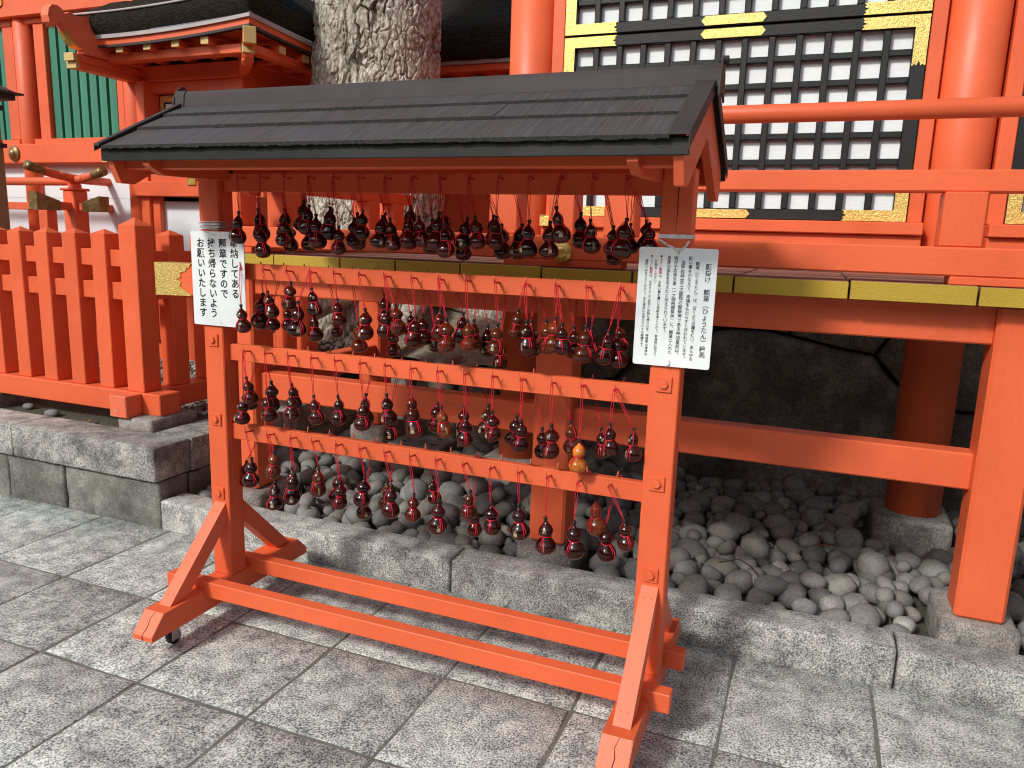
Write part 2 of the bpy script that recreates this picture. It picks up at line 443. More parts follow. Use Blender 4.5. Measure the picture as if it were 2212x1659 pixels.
class MB:
    def __init__(s):
        s.v, s.f, s.sm = [], [], []
    def add(s, verts, faces, smooth=False):
        o = len(s.v)
        s.v += [tuple(p) for p in verts]
        s.f += [tuple(i + o for i in f) for f in faces]
        s.sm += [smooth] * len(faces)
        return s
    def box(s, x0, x1, y0, y1, z0, z1, c=0.004):
        c = min(c, abs(x1 - x0) * .3, abs(y1 - y0) * .3, abs(z1 - z0) * .3)
        X, Y, Z = (x0, x1), (y0, y1), (z0, z1)
        if c <= 0:
            V = [(X[i], Y[j], Z[k]) for i in (0, 1) for j in (0, 1) for k in (0, 1)]
            F = [(0, 1, 3, 2), (4, 6, 7, 5), (0, 4, 5, 1), (2, 3, 7, 6), (0, 2, 6, 4), (1, 5, 7, 3)]
            return s.add(V, F)
        V = []
        ix = {}
        for i in (0, 1):
            for j in (0, 1):
                for k in (0, 1):
                    si, sj, sk = (1 - 2 * i), (1 - 2 * j), (1 - 2 * k)
                    for a in range(3):
                        p = [X[i] + si * c, Y[j] + sj * c, Z[k] + sk * c]
                        p[a] = (X[i], Y[j], Z[k])[a]
                        ix[(i, j, k, a)] = len(V)
                        V.append(tuple(p))
        F = []
        def q(*keys):
            idx = [ix[t] for t in keys]
            F.append(idx)
        for i in (0, 1):
            q((i, 0, 0, 0), (i, 1, 0, 0), (i, 1, 1, 0), (i, 0, 1, 0))
            q((0, i, 0, 1), (1, i, 0, 1), (1, i, 1, 1), (0, i, 1, 1))
            q((0, 0, i, 2), (1, 0, i, 2), (1, 1, i, 2), (0, 1, i, 2))
        for i in (0, 1):
            for j in (0, 1):
                q((i, j, 0, 0), (i, j, 1, 0), (i, j, 1, 1), (i, j, 0, 1))
                q((i, 0, j, 0), (i, 1, j, 0), (i, 1, j, 2), (i, 0, j, 2))
                q((0, i, j, 1), (1, i, j, 1), (1, i, j, 2), (0, i, j, 2))
        for i in (0, 1):
            for j in (0, 1):
                for k in (0, 1):
                    q((i, j, k, 0), (i, j, k, 1), (i, j, k, 2))
        # consistent winding (outward)
        cx, cy, cz = (x0 + x1) / 2, (y0 + y1) / 2, (z0 + z1) / 2
        G = []
        for f in F:
            a, b, d = (Vector(V[f[0]]), Vector(V[f[1]]), Vector(V[f[2]]))
            n = (b - a).cross(d - a)
            m = sum((Vector(V[t]) for t in f), Vector()) / len(f) - Vector((cx, cy, cz))
            G.append(tuple(f) if n.dot(m) > 0 else tuple(reversed(f)))
        return s.add(V, G)
    def bar(s, p, q, w, h, c=0.004, up=(0, 0, 1)):
        """square bar from p to q, section w (sideways) x h"""
        p, q = Vector(p), Vector(q)
        t = MB().box(-w / 2, w / 2, 0, (q - p).length, -h / 2, h / 2, c)
        d = (q - p).normalized()
        sx = d.cross(Vector(up)).normalized()
        sz = sx.cross(d)
        s.add([p + sx * v[0] + d * v[1] + sz * v[2] for v in t.v], t.f)
        return s
    def prism(s, poly, axis, a0, a1):
        """polygon (list of 2d) extruded on axis 0/1/2"""
        n = len(poly)
        def P(u, w, a):
            if axis == 0: return (a, u, w)
            if axis == 1: return (u, a, w)
            return (u, w, a)
        V = [P(u, w, a0) for u, w in poly] + [P(u, w, a1) for u, w in poly]
        F = [tuple(range(n)), tuple(range(2 * n - 1, n - 1, -1))]
        F += [(i, i + n, (i + 1) % n + n, (i + 1) % n) for i in range(n)]
        return s.add(V, F)
    def lathe(s, prof, n=24, centre=(0, 0, 0), axis='z', smooth=True, caps=True):
        V, F = [], []
        for r, z in prof:
            for i in range(n):
                a = 2 * math.pi * i / n
                p = (r * math.cos(a), r * math.sin(a), z)
                if axis == 'y': p = (p[0], p[2], p[1])
                if axis == 'x': p = (p[2], p[0], p[1])
                V.append((p[0] + centre[0], p[1] + centre[1], p[2] + centre[2]))
        m = len(prof)
        for j in range(m - 1):
            for i in range(n):
                F.append((j * n + i, j * n + (i + 1) % n, (j + 1) * n + (i + 1) % n, (j + 1) * n + i))
        s.add(V, F, smooth)
        if caps:
            o = len(s.v) - len(V)
            s.f.append(tuple(o + i for i in range(n - 1, -1, -1))); s.sm.append(False)
            s.f.append(tuple(o + (m - 1) * n + i for i in range(n))); s.sm.append(False)
        return s
    def tube(s, pts, r, n=6, smooth=True):
        pts = [Vector(p) for p in pts]
        rs = r if isinstance(r, (list, tuple)) else [r] * len(pts)
        V, F = [], []
        prev = None
        for k, p in enumerate(pts):
            d = (pts[min(k + 1, len(pts) - 1)] - pts[max(k - 1, 0)])
            d = d.normalized() if d.length > 1e-9 else Vector((0, 0, 1))
            ref = prev if prev is not None else (Vector((1, 0, 0)) if abs(d.x) < 0.8 else Vector((0, 1, 0)))
            u = (ref - d * ref.dot(d)).normalized()
            prev = u
            w = d.cross(u)
            for i in range(n):
                a = 2 * math.pi * i / n
                V.append(p + (u * math.cos(a) + w * math.sin(a)) * rs[k])
        for k in range(len(pts) - 1):
            for i in range(n):
                F.append((k * n + i, k * n + (i + 1) % n, (k + 1) * n + (i + 1) % n, (k + 1) * n + i))
        F.append(tuple(range(n - 1, -1, -1)))
        F.append(tuple((len(pts) - 1) * n + i for i in range(n)))
        return s.add(V, F, smooth)
    def mesh(s, name, off=(0, 0, 0)):
        me = bpy.data.meshes.new(name)
        V = [(p[0] - off[0], p[1] - off[1], p[2] - off[2]) for p in s.v]
        me.from_pydata(V, [], s.f)
        bm = bmesh.new()
        bm.from_mesh(me)
        bmesh.ops.recalc_face_normals(bm, faces=bm.faces)
        bm.to_mesh(me)
        bm.free()
        for p, q in zip(me.polygons, s.sm):
            p.use_smooth = q
        me.update()
        return me

def tag(o, label=None, cat=None, group=None, kind=None):
    if label: o["label"] = label
    if cat: o["category"] = cat
    if group: o["group"] = group
    if kind: o["kind"] = kind
    return o

def link(name, data, parent=None):
    o = bpy.data.objects.new(name, data)
    COL.objects.link(o)
    if parent is not None:
        o.parent = parent
    return o

def thing(name, loc, label, cat, group=None):
    o = link(name, None)
    o.location = loc
    o.empty_display_size = 0.1
    ORG[o.name] = Vector(loc)
    return tag(o, label, cat, group)

def org(o):
    return ORG.get(o.name, Vector((0, 0, 0))) if o is not None else Vector((0, 0, 0))

def part(name, mb, mat, parent=None, label=None, kind=None):
    """one mesh object whose MB is written in world coordinates"""
    off = org(parent)
    me = mb.mesh(name, off)
    if mat is not None:
        me.materials.append(mat)
    o = link(name, me, parent)
    ORG[o.name] = off
    return tag(o, label, None, None, kind)

def inst(name, me, parent, loc, rot=None, scale=None):
    """shared mesh placed at a world location"""
    o = link(name, me, parent)
    o.location = Vector(loc) - org(parent)
    if rot: o.rotation_euler = rot
    if scale: o.scale = scale
    ORG[o.name] = Vector(loc)
    return o

def bx(*a, **k):
    return MB().box(*a, **k)

# ============================================================ GROUND AND PAVING
g = MB()
g.add([(-60, -60, -0.03), (60, -60, -0.03), (60, 60, -0.03), (-60, 60, -0.03)], [(0, 1, 2, 3)])
ground = part("ground", g, M_soil, None, None, 'structure')
paving = part("paving", bx(-9, 7.5, -6.5, 0.60, -0.025, -0.0045, 0), M_mortar, None, None, 'structure')
xs = [0.132 + 0.4935 * k for k in range(-15, 14)]
ys = [-0.045 - 0.4925 * k for k in range(0, 13)]
rows = [(0.590, ys[0])] + [(ys[i], ys[i + 1]) for i in range(len(ys) - 1)]

def slab_mesh(w, d, seed):
    """paving stone with worn rounded edge and slightly uneven top"""
    r = random.Random(seed)
    nx, ny = 3, 3
    V, F = [], []
    e = 0.006
    def P(i, j):
        return (-w / 2 + w * i / nx, -d / 2 + d * j / ny)
    top = []
    for j in range(ny + 1):
        for i in range(nx + 1):
            x, y = P(i, j)
            edge = i in (0, nx) or j in (0, ny)
            jx, jy = r.uniform(-.004, .004), r.uniform(-.004, .004)
            if i == 0: x += e
            if i == nx: x -= e
            if j == 0: y += e
            if j == ny: y -= e
            top.append(len(V))
            V.append((x + jx, y + jy, r.uniform(-.0012, .0012) - (0.001 if edge else 0)))
    for j in range(ny):
        for i in range(nx):
            a = j * (nx + 1) + i
            F.append((a, a + 1, a + nx + 2, a + nx + 1))
    ring = [i for i in range(nx + 1)] + [(nx + 1) * j + nx for j in range(1, ny + 1)] + \
           [(nx + 1) * ny + i for i in range(nx - 1, -1, -1)] + [(nx + 1) * j for j in range(ny - 1, 0, -1)]
    prev = ring
    for out, z in ((0.005, -0.005), (0.006, -0.03)):
        cur = []
        for t in ring:
            x, y, zz = V[t]
            cur.append(len(V))
            V.append((x + (out if x > w / 2 - .02 else -out if x < -w / 2 + .02 else 0) , y + (out if y > d / 2 - .02 else -out if y < -d / 2 + .02 else 0), z))
        m = len(ring)
        F += [(prev[i], cur[i], cur[(i + 1) % m], prev[(i + 1) % m]) for i in range(m)]
        prev = cur
    mb = MB().add(V, F, True)
    return mb
pm = {}
for big in (0, 1):
    for k in range(5):
        d = (rows[0][0] - rows[0][1]) if big else 0.4925
        me = slab_mesh(0.4935 - 0.007, d - 0.007, 10 * big + k).mesh("paving_stone")
        me.materials.append(M_pave)
        pm[(big, k)] = me
for j, (ya, yb) in enumerate(rows):
    for i in range(len(xs) - 1):
        if xs[i + 1] < -6.5 or xs[i] > 5.5 or (j > 8 and (i % 1)):
            continue
        if j > 9: continue
        o = inst("paving_stone", pm[(1 if j == 0 else 0, random.randrange(5))], paving,
                 ((xs[i] + xs[i + 1]) / 2 + random.uniform(-.002, .002), (ya + yb) / 2 + random.uniform(-.002, .002), random.uniform(-.0022, .0016)),
                 (random.uniform(-.0015, .0015), random.uniform(-.0015, .0015), random.uniform(-.002, .002)))

def rough_stone(x0, x1, y0, y1, z0, z1, seed, amp=0.006, seg=0.09, rnd=0.014, smooth=True):
    """dressed stone block: subdivided box with rounded, slightly irregular arrises"""
    bm = bmesh.new()
    lo, hi = (x0, y0, z0), (x1, y1, z1)
    S = []
    for a in range(3):
        L = hi[a] - lo[a]
        e = min(rnd * 1.3, L * .25)
        m = max(1, min(26, int(round((L - 2 * e) / seg))))
        S.append([lo[a]] + [lo[a] + e + (L - 2 * e) * t / m for t in range(m + 1)] + [hi[a]])
    n = [len(s) - 1 for s in S]
    vmap = {}
    def vert(i, j, k):
        key = (i, j, k)
        if key in vmap: return vmap[key]
        t = (i, j, k)
        p = [S[a][t[a]] for a in range(3)]
        ext = [(-1 if t[a] == 0 else 1 if t[a] == n[a] else 0) for a in range(3)]
        ne = sum(1 for e in ext if e)
        if ne >= 2:
            for a in range(3):
                p[a] -= ext[a] * rnd * (0.32 if ne == 2 else 0.45)
        q = noise.noise(Vector((p[0] * 9 + seed, p[1] * 9, p[2] * 9)))
        q2 = noise.noise(Vector((p[0] * 31 + seed * 3, p[1] * 31, p[2] * 31)))
        for a in range(3):
            if ext[a]:
                p[a] += ext[a] * amp * (q * .9 + q2 * .6)
        vmap[key] = bm.verts.new(p)
        return vmap[key]
    for a in range(3):
        b, c = (a + 1) % 3, (a + 2) % 3
        for side in (0, n[a]):
            for i in range(n[b]):
                for j in range(n[c]):
                    def kk(u, w):
                        t = [0, 0, 0]
                        t[a], t[b], t[c] = side, u, w
                        return vert(*t)
                    f = [kk(i, j), kk(i + 1, j), kk(i + 1, j + 1), kk(i, j + 1)]
                    bm.faces.new(f if side else f[::-1])
    bmesh.ops.recalc_face_normals(bm, faces=bm.faces)
    bm.verts.index_update()
    mb = MB()
    mb.add([v.co[:] for v in bm.verts], [[v.index for v in f.verts] for f in bm.faces], smooth)
    bm.free()
    return mb

# ------------------------------------------------------------ kerb
kerb = part("kerb", bx(-0.90, 4.6, 0.62, 0.73, -0.02, 0.10, 0), M_mortar, None, None, 'structure')
for i, (a, b) in enumerate(((-0.915, 0.826), (0.834, 2.673), (2.681, 4.55))):
    part("kerb_stone", rough_stone(a, b, 0.584, 0.755, -0.02, 0.157, 3 + i, 0.0018, 0.07, 0.009), M_kerb, kerb)

# ------------------------------------------------------------ left stone terrace
terrace = thing("stone_terrace", (-0.92, 0.584, 0), "low terrace of greenish stone blocks under a granite cap, beneath the red fence", "terrace wall")
wj = [-0.92, -1.64, -2.11, -2.62, -3.2, -3.75, -4.4, -5.2]
for i in range(len(wj) - 1):
    part("wall_stone", rough_stone(wj[i + 1] + .005, wj[i] - .005, 0.587, 0.80, -0.02, 0.257, 20 + i, 0.009, 0.06, 0.012), M_wallstone, terrace)
yj = [0.805, 1.30, 1.82, 2.5]
for i in range(3):
    part("wall_stone", rough_stone(-1.13, -0.922, yj[i] + .005, yj[i + 1] - .005, -0.02, 0.257, 40 + i, 0.009, 0.06, 0.012), M_wallstone, terrace)
cj = [-0.918, -2.02, -3.05, -4.1, -5.2]
for i in range(len(cj) - 1):
    # corner stone is mitred by its neighbour on the return
    part("cap_stone", rough_stone(cj[i + 1] + .004, cj[i] - .003, 0.562, 0.818, 0.262, 0.453, 60 + i, 0.0025, 0.06, 0.008), M_cap, terrace)
yj = [0.824, 1.62, 2.5]
for i in range(2):
    part("cap_stone", rough_stone(-1.19, -0.915, yj[i], yj[i + 1] - .006, 0.262, 0.452, 70 + i, 0.0025, 0.06, 0.008), M_cap, terrace)

# ------------------------------------------------------------ soil (a height sheet behind the terrace and under the hall)
def soil_h(x, y):
    h = 0.425
    d = math.hypot((x + 1.2) / 1.5, (y - 3.6) / 1.3)
    h += 0.62 * max(0.0, 1 - d) ** 0.8 if d < 1 else 0
    h += 0.02 * noise.noise(Vector((x * 3, y * 3, 0))) + 0.012 * noise.noise(Vector((x * 11, y * 11, 3)))
    return h
def sheet(x0, x1, y0, y1, nx, ny, hf):
    V = [(x0 + (x1 - x0) * i / nx, y0 + (y1 - y0) * j / ny, hf(x0 + (x1 - x0) * i / nx, y0 + (y1 - y0) * j / ny)) for j in range(ny + 1) for i in range(nx + 1)]
    F = [(j * (nx + 1) + i, j * (nx + 1) + i + 1, (j + 1) * (nx + 1) + i + 1, (j + 1) * (nx + 1) + i) for j in range(ny) for i in range(nx)]
    return MB().add(V, F, True)
part("terrace_soil", sheet(-9, -1.05, 0.78, 9, 90, 90, soil_h), M_soil, None, None, 'structure')
def earth_h(x, y):
    t = min(1, max(0, (y - 2.62) / 0.8))
    return 0.70 + 0.32 * t + 0.04 * noise.noise(Vector((x * 2.3, y * 2.3, 7))) + 0.016 * noise.noise(Vector((x * 9, y * 9, 2)))
part("earth_bank", sheet(-1.12, 0.62, 2.62, 9, 40, 80, earth_h), M_earth, None, None, 'structure')

# pale gravel behind the fence: nobody could count it
gv = MB()
ico = []
bmt = bmesh.new()
bmesh.ops.create_icosphere(bmt, subdivisions=1, radius=1)
IV1 = [v.co[:] for v in bmt.verts]; IF1 = [[v.index for v in f.verts] for f in bmt.faces]
bmt.free()
bmt = bmesh.new()
bmesh.ops.create_icosphere(bmt, subdivisions=2, radius=1)
IV2 = [v.co[:] for v in bmt.verts]; IF2 = [[v.index for v in f.verts] for f in bmt.faces]
bmt.free()
for k in range(2600):
    x, y = random.uniform(-3.6, -1.12), random.uniform(1.35, 2.9)
    r = random.uniform(.010, .024)
    rz = random.uniform(0, 6.28)
    c, s_ = math.cos(rz), math.sin(rz)
    e = (r * random.uniform(1, 1.5), r, r * random.uniform(.5, .8))
    z = soil_h(x, y) + r * .3
    gv.add([(x + c * v[0] * e[0] - s_ * v[1] * e[1], y + s_ * v[0] * e[0] + c * v[1] * e[1], z + v[2] * e[2]) for v in IV1], IF1, True)
part("gravel", gv, M_gravel, None, None, 'stuff')

# ------------------------------------------------------------ pebble bed
bed = part("pebble_bed", sheet(-0.92, 4.6, 0.74, 2.62, 40, 16, lambda x, y: 0.075 + .012 * noise.noise(Vector((x * 4, y * 4, 1)))), M_soil, None, None, 'structure')
PV = []
for k in range(9):
    sd = rng.uniform(0, 90)
    vv = []
    for v in IV2:
        p = Vector(v)
        q = 1 + 0.16 * noise.noise(p * 1.1 + Vector((sd, 0, 0))) + 0.05 * noise.noise(p * 2.6 + Vector((0, sd, 0)))
        # superellipsoid flattening
        p = Vector((math.copysign(abs(p.x) ** .9, p.x), math.copysign(abs(p.y) ** .9, p.y), math.copysign(abs(p.z) ** .92, p.z)))
        vv.append(p * q)
    PV.append(vv)
PM = []
for vv in PV:
    me = MB().add(vv, IF2, True).mesh("pebble")
    me.materials.append(M_pebble)
    PM.append(me)
camp = Vector((2.2584, -2.3534, 1.6037))
blocks = [(2.62, 3.08, 1.82, 2.28), (2.80, 3.15, .72, 1.18), (1.05, 1.40, .72, 1.14), (-.70, -.34, .74, 1.18), (.37, .80, 1.83, 2.30), (-.42, .07, 1.97, 2.36), (-.74, -.40, 2.0, 2.5)]
peb = []
cell = {}
def ok(x, y, d):
    ci, cj_ = int(x / .1), int(y / .1)
    for i in range(ci - 2, ci + 3):
        for j in range(cj_ - 2, cj_ + 3):
            for (a, b, dd) in cell.get((i, j), ()):
                if (a - x) ** 2 + (b - y) ** 2 < (0.5 * (d + dd)) ** 2:
                    return False
    return True
for k in range(40000):
    x, y = random.uniform(-.90, 4.2), random.uniform(.775, 2.5)
    r = random.choice((.047, .051, .056, .061, .066)) * random.uniform(.9, 1.1)
    if k < 500: r *= 1.18
    if k > 14000: r *= .82
    if k > 26000: r *= .80
    if any(a - r * .6 < x < b + r * .6 and c - r * .6 < y < d + r * .6 for a, b, c, d in blocks): continue
    if not ok(x, y, r * 1.84): continue
    cell.setdefault((int(x / .1), int(y / .1)), []).append((x, y, r * 1.84))
    peb.append((x, y, r, 0))
base_n = len(peb)
for k in range(420):     # a loose second layer
    x, y, r, _ = peb[random.randrange(base_n)]
    x2, y2 = x + random.uniform(-.06, .06), y + random.uniform(-.06, .06)
    if y2 < .80 or any(a - .03 < x2 < b + .03 and c - .03 < y2 < d + .03 for a, b, c, d in blocks): continue
    if all((x2 - q[0]) ** 2 + (y2 - q[1]) ** 2 > .0085 for q in peb[base_n:]):
        peb.append((x2, y2, r * .95, 1))
def seen(p):
    x, y, r, l = p
    d = (Vector((x, y, .15)) - camp).length
    vis = 1.0
    if x < -.5: vis = .3
    if x > 3.25: vis = .05
    return r / d * vis + (0.004 if l else 0)
peb.sort(key=lambda p: -seen(p))
pile = MB()
tones = []
for k, (x, y, r, l) in enumerate(peb):
    sc = Vector((r * random.uniform(1.0, 1.28), r * random.uniform(.84, 1.0), r * random.uniform(.72, .92)))
    z = 0.080 + sc.z * .72 + random.uniform(-.010, .012) + (.046 if l else 0)
    eul = (random.gauss(0, .25), random.gauss(0, .25), random.uniform(0, 6.28))
    if k < 300:
        inst("pebble", PM[k % 9], bed, (x, y, z), eul, sc)
    else:
        R = Matrix.LocRotScale(Vector((x, y, z)), None, None) @ __import__('mathutils').Euler(eul).to_matrix().to_4x4() @ Matrix.Diagonal((*sc, 1))
        pile.add([R @ Vector(v) for v in PV[k % 9]], IF2, True)
        tones += [random.random()] * len(PV[k % 9])
po = part("pebble_pile", pile, M_pebble, bed, None, 'stuff')
at = po.data.attributes.new("tone", 'FLOAT', 'POINT')
at.data.foreach_set("value", tones)

# loose things on the ground
sl = thing("concrete_block", (-.17, 2.17, .19), "flat grey concrete block with four small leaf-shaped holes, lying on the pebbles", "concrete block")
part("block", rough_stone(-.37, .03, 2.03, 2.31, .10, .215, 91, .002, .1, .01), M_slab, sl)
for (a, b, rz) in ((-.25, 2.25, .5), (-.08, 2.25, -.4), (-.28, 2.10, -.6), (-.05, 2.10, .5)):
    mb = MB()
    c, s_ = math.cos(rz), math.sin(rz)
    L = [(-.035, 0), (-.012, .013), (.012, .013), (.035, 0), (.012, -.013), (-.012, -.013)]
    mb.add([(a + c * u - s_ * w, b + s_ * u + c * w, .2175) for u, w in L], [tuple(range(6))])
    part("hole", mb, M_shade_int, sl)
for (x, y, r, lab) in ((-2.12, .90, .042, "smooth pale oval stone on the dark soil under the red fence"), (-2.42, .97, .036, "small broken grey stone on the soil, left of the pale oval stone")):
    mb = MB().add([(x + v[0] * r * 1.2, y + v[1] * r * .9, .44 + v[2] * r * .6) for v in PV[3 if r > .04 else 5]], IF2, True)
    tag(part("stone", mb, M_pebble), lab, "stone", "loose stones under the fence")
def leaf(x, y, z, s, rz, lab):
    c, s_ = math.cos(rz), math.sin(rz)
    P = [(-1, 0, .1), (-.4, .38, .25), (.3, .4, .2), (1, 0, .35), (.3, -.4, .22), (-.4, -.36, .2), (0, 0, 0)]
    V = [(x + s * (c * a - s_ * b), y + s * (s_ * a + c * b), z + s * h) for a, b, h in P]
    V += [(a, b, h - .0012) for a, b, h in V]
    F = [(i, (i + 1) % 6, 6) for i in range(6)] + [((i + 1) % 6 + 7, i + 7, 13) for i in range(6)] + [(i, i + 7, (i + 1) % 6 + 7, (i + 1) % 6) for i in range(6)]
    tag(part("dead_leaf", MB().add(V, F, True), M_leaf), lab, "leaf", "fallen brown leaves")
leaf(2.44, 1.46, .19, .035, .4, "curled brown leaf among the pebbles in front of the round pillar's footing")
leaf(.95, 1.0, .17, .03, 1.9, "curled brown leaf among pebbles, left of the middle veranda post")
leaf(-1.75, .87, .445, .03, 2.2, "small dry leaf on the dark soil under the fence's corner")
tag(part("twig", MB().tube([(1.98, .98, .21), (2.06, 1.02, .225), (2.12, .98, .215), (2.17, .90, .19)], [.0035, .003, .003, .002], 5), M_twig), "thin dark curved twig lying across pebbles near the granite kerb", "twig")

# ------------------------------------------------------------ boulder wall under the hall
wall = thing("boulder_wall", (1.6, 2.6, 0), "dark wall of huge fitted boulders in the shade under the veranda", "stone wall")
def poly_stone(poly, y0, depth, bulge, mat, seed, label=None):
    """irregular fitted stone: polygon outline in x,z with a bulging face"""
    n = len(poly)
    cx = sum(p[0] for p in poly) / n; cz = sum(p[1] for p in poly) / n
    fine = []
    for i in range(n):
        a, b = poly[i], poly[(i + 1) % n]
        m = max(1, int(math.hypot(b[0] - a[0], b[1] - a[1]) / .08))
        for t in range(m):
            u, w = a[0] + (b[0] - a[0]) * t / m, a[1] + (b[1] - a[1]) * t / m
            j = .012 * noise.noise(Vector((u * 7 + seed, w * 7, 0)))
            fine.append((u + j, w + j * .7))
    V, F = [], []
    levels = [(1.0, 0.10), (1.0, 0.03), (.97, 0.0), (.90, -.35), (.75, -.62), (.55, -.82), (.3, -.95)]
    for s_, d in levels:
        for (u, w) in fine:
            x, z = cx + (u - cx) * s_, cz + (w - cz) * s_
            yy = y0 + (depth if d > .05 else 0) + (0.02 if d == .03 else 0)
            yy += bulge * d if d < 0 else 0
            yy += .030 * noise.noise(Vector((x * 4 + seed, z * 4, seed))) + .010 * noise.noise(Vector((x * 14, z * 14, seed)))
            V.append((x, yy, z))
    m = len(fine)
    for k in range(len(levels) - 1):
        for i in range(m):
            F.append((k * m + i, k * m + (i + 1) % m, (k + 1) * m + (i + 1) % m, (k + 1) * m + i))
    V.append((cx, y0 - bulge, cz))
    for i in range(m):
        F.append(((len(levels) - 1) * m + i, (len(levels) - 1) * m + (i + 1) % m, len(V) - 1))
    return part("stone", MB().add(V, F, True), mat, wall, label)
big = [(1.02, .04), (2.78, .04), (2.82, .52), (2.80, .80), (2.70, .90), (2.62, 1.00), (2.44, 1.02), (2.24, 1.06), (2.0, 1.10), (1.80, 1.10), (1.62, 1.06), (1.30, .98), (1.08, .70)]
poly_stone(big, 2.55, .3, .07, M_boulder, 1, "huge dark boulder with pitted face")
poly_stone([(1.84, 1.115), (2.02, 1.115), (2.13, 1.09), (2.13, 1.45), (1.75, 1.45), (1.70, 1.12)], 2.56, .3, .03, M_boulder2, 2)
poly_stone([(2.15, 1.085), (2.26, 1.07), (2.45, 1.03), (2.62, 1.01), (2.68, 1.12), (2.72, 1.45), (2.15, 1.45)], 2.56, .3, .03, M_boulder2, 3)
poly_stone([(2.635, 1.00), (2.71, .91), (2.81, .81), (3.1, .72), (3.5, .72), (3.5, 1.45), (2.74, 1.45), (2.70, 1.12)], 2.56, .3, .03, M_boulder2, 4)
poly_stone([(2.80, .04), (3.6, .04), (3.6, .705), (3.1, .705), (2.83, .78)], 2.56, .3, .04, M_boulder2, 5)
poly_stone([(.62, .60), (1.06, .72), (1.28, 1.0), (1.60, 1.075), (1.70, 1.13), (1.73, 1.45), (.62, 1.45)], 2.56, .3, .03, M_boulder2, 6)
poly_stone([(.55, .04), (1.0, .04), (1.06, .70), (.62, .58)], 2.56, .3, .05, M_boulder2, 7)
part("gap_backing", bx(.60, 4.6, 2.72, 2.86, .0, 1.46, 0), M_boulder, wall)  # added backing, keeps sky from showing between the stones
# lower stones left of the hall, holding the earth bank
lw = [(-.93, -.46, .66), (-.45, -.12, .74), (-.11, .22, .70), (.23, .54, .72)]
for i, (a, b, h) in enumerate(lw):
    poly_stone([(a, .04), (b, .04), (b, .40), (b - .02, h), (a + .03, h - .03), (a, .36)], 2.56, .25, .05, M_boulder2, 11 + i)

# ============================================================ ADDED LEAF MASS BEHIND THE CAMERA (unseen; darkens reflections and low sky fill)
M_wood = simple("added_grove_leaf", (0.035, 0.06, 0.022), 0.6, noise_s=1.5)
wd = MB()
for k in range(9000):
    a = random.uniform(-2.75, -.15)
    r = random.uniform(13.5, 17)
    x, y = 1 + r * math.cos(a) * 1.15, r * math.sin(a)
    top = 5.6 + 1.5 * noise.noise(Vector((x * .35, y * .35, 0))) + .8 * noise.noise(Vector((x, y, 4)))
    z = random.uniform(0, 1) ** .8 * top
    q = Quaternion((random.gauss(0, 1), random.gauss(0, 1), random.gauss(0, 1), random.gauss(0, 1))).normalized()
    s_ = random.uniform(.28, .5)
    wd.add([Vector((x, y, z)) + q @ Vector(v) * s_ for v in ((-1, 0, 0), (0, -.6, .1), (1, 0, 0), (0, .6, .1))], [(0, 1, 2, 3)])
part("added_grove", wd, M_wood, None, None, 'stuff')

# ============================================================ SHRINE HALL WITH VERANDA
hall = thing("shrine_hall", (1.7, 0.75, 0), "vermilion shrine hall with black lattice shutters, gilt fittings and a railed veranda on posts", "shrine building")
ROUND = lambda x, y, r, z0, z1, n=40: MB().lathe([(r, z0), (r, z1)], n, (x, y, 0))
def chamf_post(x0, x1, y0, y1, z0, z1, c=.012):
    return bx(x0, x1, y0, y1, z0, z1, c)
for i, (x, y, zb) in enumerate(((-.62, .805, .225), (1.126, .805, .225), (2.875, .795, .235), (-.645, 2.10, .30), (4.625, .795, .235))):
    part("veranda_post", chamf_post(x, x + .171, y, y + .165, zb, 1.432), M_verm_z, hall)
    part("post_plinth", rough_stone(x - .047, x + .225, y - .05, y + .30 - .02 * (i % 2), .05, zb - .002, 100 + i, .004, .07, .022), M_plinth, hall)
for i, x in enumerate((.585, 2.86, 5.13)):
    part("column", ROUND(x, 2.075, .135, .25, 3.9, 48), M_verm_z, hall)
    part("column_plinth", rough_stone(x - .195, x + .175, 1.87, 2.25, .04, .248, 120 + i, .004, .07, .02), M_plinth, hall)
# beams between the posts
for a, b in ((-.449, 1.126), (1.297, 2.875), (3.046, 4.625)):
    part("edge_beam", bx(a - .004, b + .004, .832, .95, 1.285, 1.4275, .006), M_verm_x, hall)
    part("brace_rail", bx(a - .004, b + .004, .855, .955, .726, .868, .006), M_verm_x, hall)
eb = part("edge_beam", bx(-1.112, -.62 + .004, .822, .95, 1.252, 1.418, .006), M_verm_x, hall, "beam end sheathed in engraved gilt")
gp = [(-1.116, 1.246), (-.862, 1.252), (-.872, 1.268), (-.888, 1.268), (-.905, 1.283), (-.925, 1.287), (-.938, 1.305), (-.930, 1.325), (-.962, 1.337), (-.930, 1.35), (-.936, 1.37), (-.918, 1.38), (-.898, 1.382), (-.884, 1.40), (-.868, 1.404), (-.858, 1.424), (-1.116, 1.424)]
part("gilt_plate", MB().prism(gp, 1, .8175, .8225).box(-1.117, -1.112, .8175, .95, 1.246, 1.424, 0.001).box(-1.116, -.86, .8230, .95, 1.4185, 1.4235, 0.001), M_gold, eb)
part("tenon", bx(-.645, -.619, .87, .935, .765, .85, .004), M_verm_y, hall)
part("edge_beam", bx(-.56, -.45, .965, 2.1, 1.262, 1.4275, .006), M_verm_y, hall)
part("brace_rail", bx(-.60, -.50, .965, 2.1, .726, .868, .006), M_verm_y, hall)
part("floor_joist", bx(-.45, 4.6, 1.45, 1.56, 1.30, 1.4275, .006), M_verm_x, hall)
